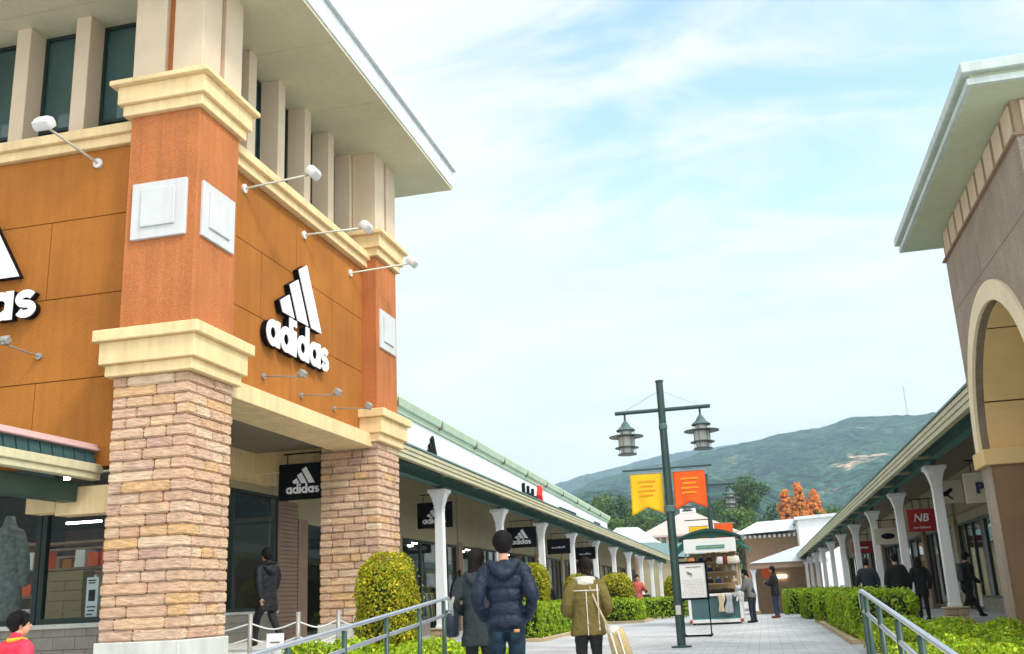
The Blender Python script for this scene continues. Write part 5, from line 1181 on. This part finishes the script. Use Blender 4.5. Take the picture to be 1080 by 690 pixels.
# local frame: the figure faces +y, feet at z=0, drawn for 1.75 m and scaled
def V3(*a): return Vector(a)
def person(loc,rz,h,label,legs=None,arms=None,vox=.012,coat=None,trousers=(.02,.02,.03),shoes=(.03,.02,.02),hair='short',haircol=None,skirt=None,hip_z=.92,head_turn=0,lean=0,group=None,bulk=1.,coatmat=None,troumat=None,seated=False):
    s=h/1.75; t=thing('person',loc,label,'person',group,rz=rz)
    legs=legs or {-1:((-.10,.02,.49),(-.11,-.01,.09),0),1:((.10,.02,.49),(.11,.0,.09),0)}
    arms=arms or {-1:((-.27,-.02,1.13),(-.27,.08,.88)),1:((.27,-.02,1.13),(.27,.08,.88))}
    hr=V3(0,0,hip_z); dy=lean
    def up(p): # lean the torso
        p=Vector(p); k=max(0,(p.z-hip_z)/.6); return V3(p.x,p.y+dy*k,p.z)
    b=MB(); hc=up((0,.03,1.625))
    # head with jaw, nose, ears, neck
    cs,sn=math.cos(head_turn),math.sin(head_turn)
    def hd(x,y,z): return (hc.x+x*cs-y*sn,hc.y+x*sn+y*cs,hc.z+z)
    def hell(c,r,n=14):
        q=MB().sph((0,0,0),r,n); b.add([hd(c[0]+p[0],c[1]+p[1],c[2]+p[2]) for p in q.v],q.f)
    hell((0,-.01,.03),(.080,.097,.100)); hell((0,.03,-.035),(.056,.06,.075)); hell((0,.093,-.012),(.013,.018,.024),8); hell((0,.082,-.055),(.024,.012,.012),8)
    for sx in (-1,1): hell((sx*.079,-.005,-.005),(.012,.02,.03),8); hell((sx*.03,.08,.012),(.014,.01,.008),8)
    b.tube([up((0,-.015,1.45)),hc+V3(0,-.02,-.06)],[.055,.05],10)
    b.tube([up((0,0,.95)),up((0,0,1.12)),up((0,-.01,1.3)),up((0,-.01,1.42))],[.12,.11,.13,.085],14,seg=3,flat=.75)
    for sx in (-1,1):
        el,wr=[up(p) if p[2]>hip_z else Vector(p) for p in arms[sx]]; sh=up((sx*.165,-.01,1.40))
        b.tube([up((sx*.06,0,1.40)),sh,el,wr],[.05,.048,.037,.027],10,seg=3)
        kn,an,ang=legs[sx]; hp=V3(sx*.09,0,hip_z); kn,an=Vector(kn),Vector(an)
        b.tube([V3(sx*.04,0,hip_z+.08),hp,kn,an],[.09,.08,.05,.036],10,seg=3)
        # hand: palm, four unequal fingers, thumb
        d=(wr-el).normalized(); side=V3(-sx,0,0); side=(side-d*side.dot(d)).normalized(); nrm=d.cross(side).normalized()
        pc=wr+d*.05; q=MB().sph((0,0,0),(.016,.038,.048),10); Rm=Matrix((side,nrm,d)).transposed()
        b.add([pc+Rm@V3(p[0],p[1],p[2]) for p in q.v],q.f)
        for k,(o,l) in enumerate(((-.028,.062),(-.010,.074),(.009,.07),(.027,.055))):
            p0=pc+nrm*o+d*.035; b.tube([p0,p0+d*l*.5+side*.006,p0+d*l*.85+side*.024],[.0085,.008,.0065],6)
        p0=pc+nrm*(.03 if sx*1>0 else .03)-d*.02; b.tube([p0,p0+nrm*.03+d*.03+side*.01,p0+nrm*.032+d*.06+side*.016],[.011,.010,.008],6)
    def fin(mb,name,mat,v=vox,sm=1):
        mb.v=[tuple(Vector(p)*s) for p in mb.v]; return remesh(mb,name,mat,t,v*s,sm,folds=(.032 if name in ('jacket','trousers') and vox<.015 else .016 if name=='hair' and vox<.015 else 0))
    fin(b,'body',mt['skin'],min(vox,.0105) if vox<.02 else vox,1)
    # eyes
    e=MB()
    for sx in (-1,1): q=MB().sph((0,0,0),.009,8); e.add([Vector(hd(sx*.03+p[0],.086+p[1],.012+p[2]))*s for p in q.v],q.f)
    e.build('eyes',mt['black'],t,local=True)
    # trousers
    q=MB(); q.tube([V3(0,-.005,hip_z+.10),V3(0,-.01,hip_z+.0)],[.165,.17],18,flat=.72)
    for sx in (-1,1):
        kn,an,ang=legs[sx]; kn,an=Vector(kn),Vector(an); q.tube([V3(sx*.075,-.01,hip_z+.03),V3(sx*.09,-.01,hip_z-.12),kn,an+V3(0,0,.02)],[.095,.097,.068,.052],14,seg=4)
    fin(q,'trousers',troumat or cm(trousers))
    q=MB()
    for sx in (-1,1):
        kn,an,ang=legs[sx]; an=Vector(an); f=V3(math.sin(-ang) if ang else 0,math.cos(ang) if ang else 1,0)
        if ang<=0: tip=an+V3(0,.17,-.05+ (0)); heel=an+V3(0,-.05,-.04)
        else: tip=an+V3(0,.12,-.13*ang); heel=an+V3(0,-.05,-.0)
        q.tube([an+V3(0,-.01,.06),an+V3(0,-.005,.0)],[.05,.046],10); q.tube([heel,an+V3(0,.06,-.045 if ang<=0 else -.07*ang),tip],[.042,.042,.036],10,seg=2)
    fin(q,'shoes',cm(shoes),max(vox,.014))
    # coat
    c=coat or dict(col=(.03,.03,.04),hem=.78,puff=0,flare=1)
    hem=c['hem']; fl=c.get('flare',1.); B=bulk
    q=MB(); prof=[(hem,.185*fl),(hem+.04,.19*fl),(min(hem+.2,1.0),.178*(1+(fl-1)*.6)),(1.05,.172),(1.2,.185),(1.32,.198),(1.40,.178),(1.45,.12),(1.475,.08)]
    prof=[p for i,p in enumerate(prof) if i==0 or p[0]>prof[i-1][0]+.005]
    zz=[p[0] for p in prof]; rr=[p[1] for p in prof]; rs=[]; n=int((1.475-hem)/.012)
    for i in range(n+1):
        z=hem+(1.475-hem)*i/n; r=float(np.interp(z,zz,rr))*B
        if c.get('puff') and z<1.40: r*=1+c['puff']*(abs(math.sin(PI*(z-hem)/c.get('pitch',.095)))**.5-.65)
        dep=.64 if z>1.25 else .68
        cc_=up((0,-.012,z)) if z>hip_z else V3(0,-.012,z)
        rs.append([(cc_.x+r*math.copysign(abs(math.cos(a))**.85,math.cos(a)),cc_.y+r*dep*math.copysign(abs(math.sin(a))**.9,math.sin(a)),cc_.z) for a in [2*PI*k/28 for k in range(28)]])
    q.rings(rs)
    for sx in (-1,1):
        el,wr=[up(p) if p[2]>hip_z else Vector(p) for p in arms[sx]]; 
        q.tube([up((sx*.09,-.01,1.385)),up((sx*.175,-.01,1.375)),el,wr],[.075*B,.084*B,.068*B,.052*B],16,seg=6,puff=c.get('puff',0)*.9,pitch=c.get('pitch',.095))
    if c.get('collar'): q.tube([up((0,-.01,1.44)),up((0,-.01,1.49))],[.085,.08],14)
    if c.get('hood'):
        # a hood lying on the upper back and round the neck
        for i in range(15):
            a=PI*1.0+PI*i/14; px,py=.125*math.cos(a),.085*math.sin(a); q.sph(tuple(up((px,py-.02,1.445+.02*math.sin(a*1)))),(.05,.045,.05),10)
        q.tube([up((-.12,-.07,1.45)),up((-.07,-.125,1.385)),up((0,-.145,1.335)),up((.07,-.125,1.385)),up((.12,-.07,1.45))],[.045,.055,.06,.055,.045],12,seg=4)
        q.sph(tuple(up((0,-.105,1.41))),(.12,.055,.075),14)
    fin(q,'jacket',coatmat or cm(c['col']))
    # hair
    q=MB(); hm=haircol or mt['hair']
    def hs_(c_,r,n=14):
        k=MB().sph((0,0,0),r,n); q.add([hd(c_[0]+p[0],c_[1]+p[1],c_[2]+p[2]) for p in k.v],k.f)
    hs_((0,-.022,.047),(.097,.108,.103)); hs_((0,-.05,-.005),(.088,.07,.08))
    if hair=='short':
        for k in range(60):
            a=random.uniform(0,6.28); e_=random.uniform(.2,1.5); hs_((.075*math.cos(a)*math.cos(e_),-.025+.085*math.sin(a)*math.cos(e_),.05+.085*math.sin(e_)),(.02,.02,.018),6)
    if hair in ('bun','pony'):
        hs_((0,-.07,-.02),(.06,.05,.055))
    if hair=='pony': q.tube([hd(.0,-.10,-.0),hd(.015,-.125,-.06),hd(.02,-.12,-.15),hd(.03,-.11,-.2)],[.026,.032,.026,.012],8,seg=3)
    if hair=='low': 
        q.tube([hd(.01,-.08,-.04),hd(.04,-.095,-.10),hd(.09,-.075,-.13),hd(.16,-.05,-.14)],[.04,.032,.026,.012],8,seg=3)
    if hair=='long':
        q.tube([hd(0,-.06,-.02),hd(0,-.085,-.12),hd(0,-.10,-.25),hd(0,-.10,-.34)],[.085,.088,.075,.04],14,seg=3,flat=.55)
        for sx in (-1,1): q.tube([hd(sx*.07,-.01,0),hd(sx*.085,-.01,-.12),hd(sx*.09,-.0,-.24)],[.03,.035,.02],8,seg=2)
    fin(q,'hair',hm,max(vox*.7,.008),1)
    if vox<.015:
        n_=2600; D=np.random.normal(size=(n_,3)); D/=np.linalg.norm(D,axis=1)[:,None]; D=D[(D[:,2]>-.55)&((D[:,1]<.45)|(D[:,2]>.45))]
        P_=np.array([hd(.100*d[0],-.026+.112*d[1],.045+.106*d[2]) for d in D])
        if hair=='long':
            m_=1500; a_=np.random.uniform(0,2*PI,m_); z_=np.random.uniform(-.34,.02,m_); w_=.088*(1-np.clip((-z_-.22)/.2,0,.6)); P2=np.array([hd(w_[i]*math.cos(a_[i]),-.085+.05*math.sin(a_[i]),z_[i]) for i in range(m_)]); P_=np.vstack([P_,P2]); D=np.vstack([D,np.column_stack([np.cos(a_),np.sin(a_),0*a_])])
        strands(P_*s,D,.05*s,hm,t)
    return t,s,up,hd
def fabric(name,col,rough=.8,sheen=.0,bs=30,bump=.5,var=.18,sc=5): return M(name,col,rough,var,sc,bump,bs,fine=.12)
def extra(t,s,mb,name,mat,bevel=0,smooth=True):
    mb.v=[tuple(Vector(p)*s) for p in mb.v]; return mb.build(name,mat,t,smooth=smooth,local=True,bevel=bevel)
navy=fabric('navy_down_nylon',(.009,.017,.034),.5,bs=16,bump=.8); jeans=fabric('dark_denim',(.010,.024,.038),.9,bs=14,bump=.8,var=.45,sc=9)
# the man in navy
t,s,up,hd=person((-2.36,9.35,0),R(13),1.67,'man from behind in a navy puffer jacket and dark jeans, hands in his pockets',
  legs={-1:((-.10,.05,.49),(-.11,-.02,.09),0),1:((.10,.02,.49),(.115,.06,.09),0)},
  arms={-1:((-.27,-.10,1.12),(-.20,.06,.93)),1:((.27,-.10,1.12),(.20,.06,.93))},vox=.0095,coat=dict(col=(0,0,0),hem=.83,puff=.19,pitch=.125,hood=1,flare=1.0),coatmat=navy,troumat=jeans,bulk=.98)
for sx in (-1,1):
    q=MB()
    q.box(sx*.045,sx*.125,-.140,-.132,.71,.81); extra(t,s,q,'back_pocket',jeans,.004)
q=MB(); q.box(.075,.13,-.148,-.136,.80,.828); extra(t,s,q,'waist_patch',M('tan_leather_patch',(.55,.25,.09),.7))
# dark coat woman beside him
grey=fabric('charcoal_green_wool',(.028,.036,.038),.95,bs=45,bump=.5)
t,s,up,hd=person((-3.14,11.2,0),R(15),1.62,'woman with brown hair in a dark grey coat, half behind the man in navy',
  legs={-1:((-.09,.04,.49),(-.08,-.04,.09),0),1:((.09,.05,.49),(.08,.08,.09),0)},arms={-1:((-.29,-.04,1.14),(-.20,.12,1.02)),1:((.25,-.0,1.12),(.24,.1,.9))},
  coat=dict(col=(0,0,0),hem=.62,flare=1.08,collar=1,hood=1),coatmat=grey,trousers=(.015,.015,.018),shoes=(.02,.02,.02),hair='long',haircol=mt['hairb'],vox=.012,head_turn=-.25,bulk=1.05)
hb=thing('shoulder_bag',(-3.40,11.05,.98),'black leather shoulder bag with a buckle at the hip of the woman in dark grey','bag')
q=MB(); rs=[]
for zz,ww,dd in ((-.30,.10,.04),(-.28,.15,.06),(-.1,.15,.07),(.0,.12,.04),(.02,.11,.02)): rs.append([(dd*math.cos(a),ww*math.sin(a),zz) for a in [2*PI*i/16 for i in range(16)]])
q.rings(rs); q.build('pouch',fabric('black_leather',(.02,.028,.04),.35),hb,local=True,smooth=True)
MB().tube([(0,-.11,0),(.03,-.08,.25),(.10,0,.42),(.05,.1,.25),(0,.11,0)],.012,8,seg=4).build('strap',mt['black'],hb,local=True,smooth=True)
q=MB(); q.lathe([(.03,-.006),(.045,-.006),(.045,.006),(.03,.006)],(0,0,0),14); q.v=[(-.072,v[0],v[1]-.05) for v in q.v]; q.build('ring',mt['galv'],hb,local=True)
sc_=thing('checked_scarf',(-3.36,10.97,1.12),'pale patterned scarf trailing over the shoulder bag','scarf'); q=MB(); q.tube([(0,0,-.02),(-.02,-.04,-.10),(-.01,-.03,-.20)],[.018,.028,.02],10,seg=3,flat=.4); q.build('cloth',fabric('beige_check',(.26,.24,.18),.9),sc_,local=True,smooth=True)
# olive shearling woman
olive=fabric('olive_suede',(.13,.10,.028),.9,bs=35,bump=.5)
t,s,up,hd=person((-1.94,11.4,0),R(10),1.46,'woman from behind in an olive suede coat with cream seams and black leggings',
  legs={-1:((-.10,.03,.49),(-.09,-.02,.09),0),1:((.10,.03,.49),(.10,.05,.09),0)},arms={-1:((-.275,-.05,1.12),(-.20,.13,1.03)),1:((.275,-.05,1.12),(.20,.13,1.03))},
  coat=dict(col=(0,0,0),hem=.76,flare=1.12,collar=1),coatmat=olive,trousers=(.01,.01,.012),shoes=(.03,.02,.02),hair='low',haircol=mt['hairb'],vox=.012,head_turn=.25,bulk=1.10)
fur=fabric('cream_shearling',(.60,.56,.48),.95,bs=60,bump=1)
q=MB()
for i in range(22):
    a=2*PI*i/22; q.sph((.105*math.cos(a),-.015+.075*math.sin(a),1.475-.012*math.sin(a)),(.04,.036,.04),8)
q.sph((0,-.10,1.435),(.12,.035,.045),12)
q.v=[tuple(Vector(p)*s) for p in q.v]; remesh(q,'shearling_collar',fur,t,.012)
# cream piping down the back and across the shoulders, lying on the coat
def on_back(x,z): 
    prof=[(.76,.185*1.12),(.80,.19*1.12),(.96,.178*1.07),(1.05,.172),(1.2,.185),(1.32,.198),(1.40,.178),(1.45,.12)]
    r=float(np.interp(z,[p[0] for p in prof],[p[1] for p in prof]))*1.10; dep=.64 if z>1.25 else .68
    if abs(x)>=r: return -.012
    cx=(abs(x)/r)**(1/.85); return -.012-r*dep*max(0,(1-cx*cx))**.45
q=MB(); q.tube([(0,on_back(0,z)-.001,z) for z in [.77+.03*i for i in range(20)]],.008,6,flat=.6)
q.tube([(x*.01,on_back(x*.01,1.335)-.001,1.335+.0*x) for x in range(-17,18,2)],.008,6)
q.tube([(.15+.0*i,on_back(.15,1.40-.03*i)-.003,1.40-.03*i) for i in range(20)],.011,6); extra(t,s,q,'cream_piping',fur)
hb=thing('handbag',(-1.63,11.3,.69),'tan and white handbag carried low on the right of the woman in olive','bag')
q=MB(); rs=[]
for zz,ww,dd in ((-.33,.09,.06),(-.31,.11,.075),(-.1,.105,.07),(-.02,.09,.05),(0,.085,.02)): rs.append([(ww*math.copysign(abs(math.cos(a))**.6,math.cos(a)),dd*math.sin(a),zz) for a in [2*PI*i/20 for i in range(20)]])
q.rings(rs); q.build('pouch',fabric('tan_gold_leather',(.42,.32,.15),.5),hb,local=True,smooth=True)
q=MB(); q.sph((-.02,0,-.01),(.085,.06,.06),12); q.build('white_fold',fur,hb,local=True,smooth=True)
MB().tube([(-.06,0,-.01),(-.085,.0,.16),(-.115,0,.34),(-.13,0,.50)],.011,8,seg=3).build('strap',mt['tan'],hb,local=True)
q=MB()
for x in (-.05,.03): q.box(x,x+.014,-.082,-.066,-.30,-.02)
q.build('trim',mt['lampmetal'],hb,local=True)
hb.rotation_euler=(0,R(-14),0)
# dark walking woman between the piers
blk=fabric('black_down_coat',(.010,.011,.013),.6,bs=20)
t,s,up,hd=person((-8.15,15.9,.42),R(62),1.66,'woman in a long black coat with a furry hood walking between the stone piers',
  legs={-1:((-.09,.16,.52),(-.09,.22,.13),.2),1:((.09,-.10,.50),(.09,-.36,.17),.9)},arms={-1:((-.25,-.12,1.14),(-.25,-.18,.90)),1:((.26,.08,1.14),(.27,.28,.97))},
  coat=dict(col=(0,0,0),hem=.66,flare=1.08,collar=1,hood=1),coatmat=blk,trousers=(.012,.012,.014),shoes=(.015,.012,.012),hair='bun',vox=.012,bulk=1.02)
q=MB()
for i in range(18):
    a=2*PI*i/18; q.sph((.125*math.cos(a),-.03+.10*math.sin(a),1.46-.03*math.sin(a)),(.04,.04,.035),8)
q.v=[tuple(Vector(p)*s) for p in q.v]; remesh(q,'fur_trim',mt['hair'],t,.014)
# lower-left figure in pink and orange
pk=fabric('pink_red_jacket',(.75,.035,.07),.6,bs=20)
t,s,up,hd=person((-6.0,7.35,-.23),R(-22),1.36,'dark-haired person in a pink-red jacket with a yellow collar at the lower left',coat=dict(col=(0,0,0),hem=.8,puff=.05,collar=1),coatmat=pk,hair='short',vox=.012,bulk=1.08,head_turn=-.5)
q=MB(); q.tube([(-.06,-.06,1.475),(0,-.085,1.47),(.06,-.06,1.475),(.09,0,1.48),(.05,.07,1.47)],.022,8,seg=3); extra(t,s,q,'yellow_collar',cm((.8,.45,.03)))
bp_=thing('backpack',(-6.0,7.35,-.23),'bright orange backpack worn over the pink-red jacket','backpack',rz=R(-22))
q=MB(); rs=[]
for zz,ww,dd in ((.92,.10,.05),(.95,.13,.08),(1.15,.14,.09),(1.3,.12,.075),(1.36,.08,.04)): rs.append([(ww*math.copysign(abs(math.cos(a))**.7,math.cos(a)),-.20+dd*math.sin(a),zz*s) for a in [2*PI*i/20 for i in range(20)]])
q.rings(rs); q.build('bag',fabric('orange_nylon',(.90,.14,.02),.6,bs=20),bp_,local=True,smooth=True)
MB().tube([(-.09*s,-.13*s,1.10*s),(-.10*s,-.12*s,1.25*s),(-.10*s,-.04*s,1.36*s)],.016,8).build('strap',mt['black'],bp_,local=True)
# woman in pinkish coat seen beyond the hedges, arm raised
person((-5.15,43.2,-.03),R(200),1.86,'woman in a red and white patterned coat standing beyond the rounded hedge',arms={-1:((-.26,.05,1.15),(-.18,.22,1.28)),1:((.30,.02,1.18),(.16,.16,1.42))},coat=dict(col=(.50,.10,.08),hem=.60,flare=1.1),vox=.022,hair='bun',trousers=(.3,.2,.2))
# man standing at the end
person((.36,38.2,0),R(72),1.80,'man in a dark green parka and jeans standing in profile beyond the kiosk',arms={-1:((-.24,.06,1.15),(-.12,.26,1.2)),1:((.24,.06,1.15),(.13,.27,1.22))},coat=dict(col=(.035,.045,.03),hem=.76,collar=1),vox=.022,trousers=(.03,.05,.10),shoes=(.18,.05,.03),bulk=1.08)
# kiosk customer
person((-.42,34.0,0),R(60),1.66,'dark-haired customer in a grey jacket leaning at the right side of the kiosk',arms={-1:((-.26,.10,1.12),(-.16,.33,1.12)),1:((.26,.08,1.12),(.18,.32,1.05))},coat=dict(col=(.16,.16,.15),hem=.82),vox=.022,trousers=(.03,.035,.05),hair='pony',lean=.14)
# figures under the right walkway
G2='people under the right walkway'
person((3.55,29.8,0),R(15),1.80,'broad person in a black jacket between the second and third right columns',coat=dict(col=(.012,.014,.02),hem=.78),vox=.02,bulk=1.12,trousers=(.02,.02,.03),group=G2)
person((2.95,31.4,0),R(-10),1.76,'person in a dark blue jacket left of the broad black jacket under the right walkway',coat=dict(col=(.02,.035,.06),hem=.8),vox=.02,trousers=(.02,.02,.03),group=G2)
person((4.25,30.6,0),R(10),1.70,'person in a black coat half hidden behind the second right column',coat=dict(col=(.012,.012,.014),hem=.7),vox=.02,hair='long',group=G2)
person((5.15,28.9,.0),R(-62),1.72,'person in a black jacket striding to the right of the nearest right column',legs={-1:((-.09,.20,.52),(-.09,.40,.13),.1),1:((.09,-.14,.48),(.09,-.42,.16),.9)},arms={-1:((-.25,-.06,1.14),(-.24,.12,.95)),1:((.25,-.02,1.12),(.22,.2,.98))},coat=dict(col=(.02,.025,.03),hem=.80),vox=.016,lean=.06,trousers=(.012,.012,.015),group=G2)
bk=thing('backpack',(5.15,28.9,0),'dark grey backpack on the walking person by the arch pier','backpack',rz=R(-62)); q=MB(); rs=[]
for zz,ww,dd in ((1.0,.11,.05),(1.03,.15,.1),(1.25,.155,.11),(1.4,.12,.08),(1.45,.08,.04)): rs.append([(ww*math.cos(a),-.21+dd*math.sin(a),zz) for a in [2*PI*i/16 for i in range(16)]])
q.rings(rs); q.build('bag',fabric('grey_nylon',(.09,.11,.12),.6,bs=20),bk,local=True,smooth=True)
MB().tube([(.10,-.16,1.38),(.12,-.02,1.47),(.12,.11,1.38)],.018,8,seg=3).build('strap',mt['black'],bk,local=True)
# figures under the left walkway
G3='people under the left walkway'
person((-9.3,29.6,0),R(30),1.62,'person in a dark blue top behind the first left column',coat=dict(col=(.02,.04,.07),hem=.8),vox=.02,group=G3)
person((-8.9,43.2,0),R(-20),1.72,'person in black beside the amber display deep under the left walkway',coat=dict(col=(.012,.012,.015),hem=.75),vox=.024,group=G3)
person((-8.2,45.4,0),R(10),1.68,'second person in black just right of the amber display under the left walkway',coat=dict(col=(.012,.012,.015),hem=.75),vox=.024,group=G3)
person((-9.6,46.5,0),R(10),1.74,'third dark figure nearest the glass left of the amber display',coat=dict(col=(.015,.015,.02),hem=.75),vox=.024,group=G3)
person((-6.9,62,gz(62)),R(0),1.74,'distant person in black between far left columns behind the patterned coat woman',coat=dict(col=(.012,.012,.015),hem=.72),vox=.028,group=G3)
# grey coat on a mannequin in the far left window
mn_=thing('mannequin',(-13.0,15.5,1.0),'large grey coat on a headless display stand inside the far left window','mannequin')
q=MB(); rs=[]
for zz,ww,dd in ((.05,.36,.2),(.5,.34,.19),(1.0,.30,.17),(1.45,.33,.17),(1.62,.26,.15),(1.74,.12,.10),(1.9,.08,.08)): rs.append([(ww*math.cos(a),dd*math.sin(a),zz) for a in [2*PI*i/20 for i in range(20)]])
q.rings(rs)
for sx in (-1,1): q.tube([(sx*.22,0,1.58),(sx*.36,0,1.2),(sx*.38,.03,.72)],[.10,.09,.07],12,seg=3)
remesh(q,'coat',fabric('grey_wool_check',(.22,.24,.24),.9,bs=25,bump=.6,var=.4,sc=12),mn_,.02)
MB().tube([(0,0,-.02),(0,0,.2)],.03,8,ends=False).build('stand',mt['galv'],mn_,local=True)
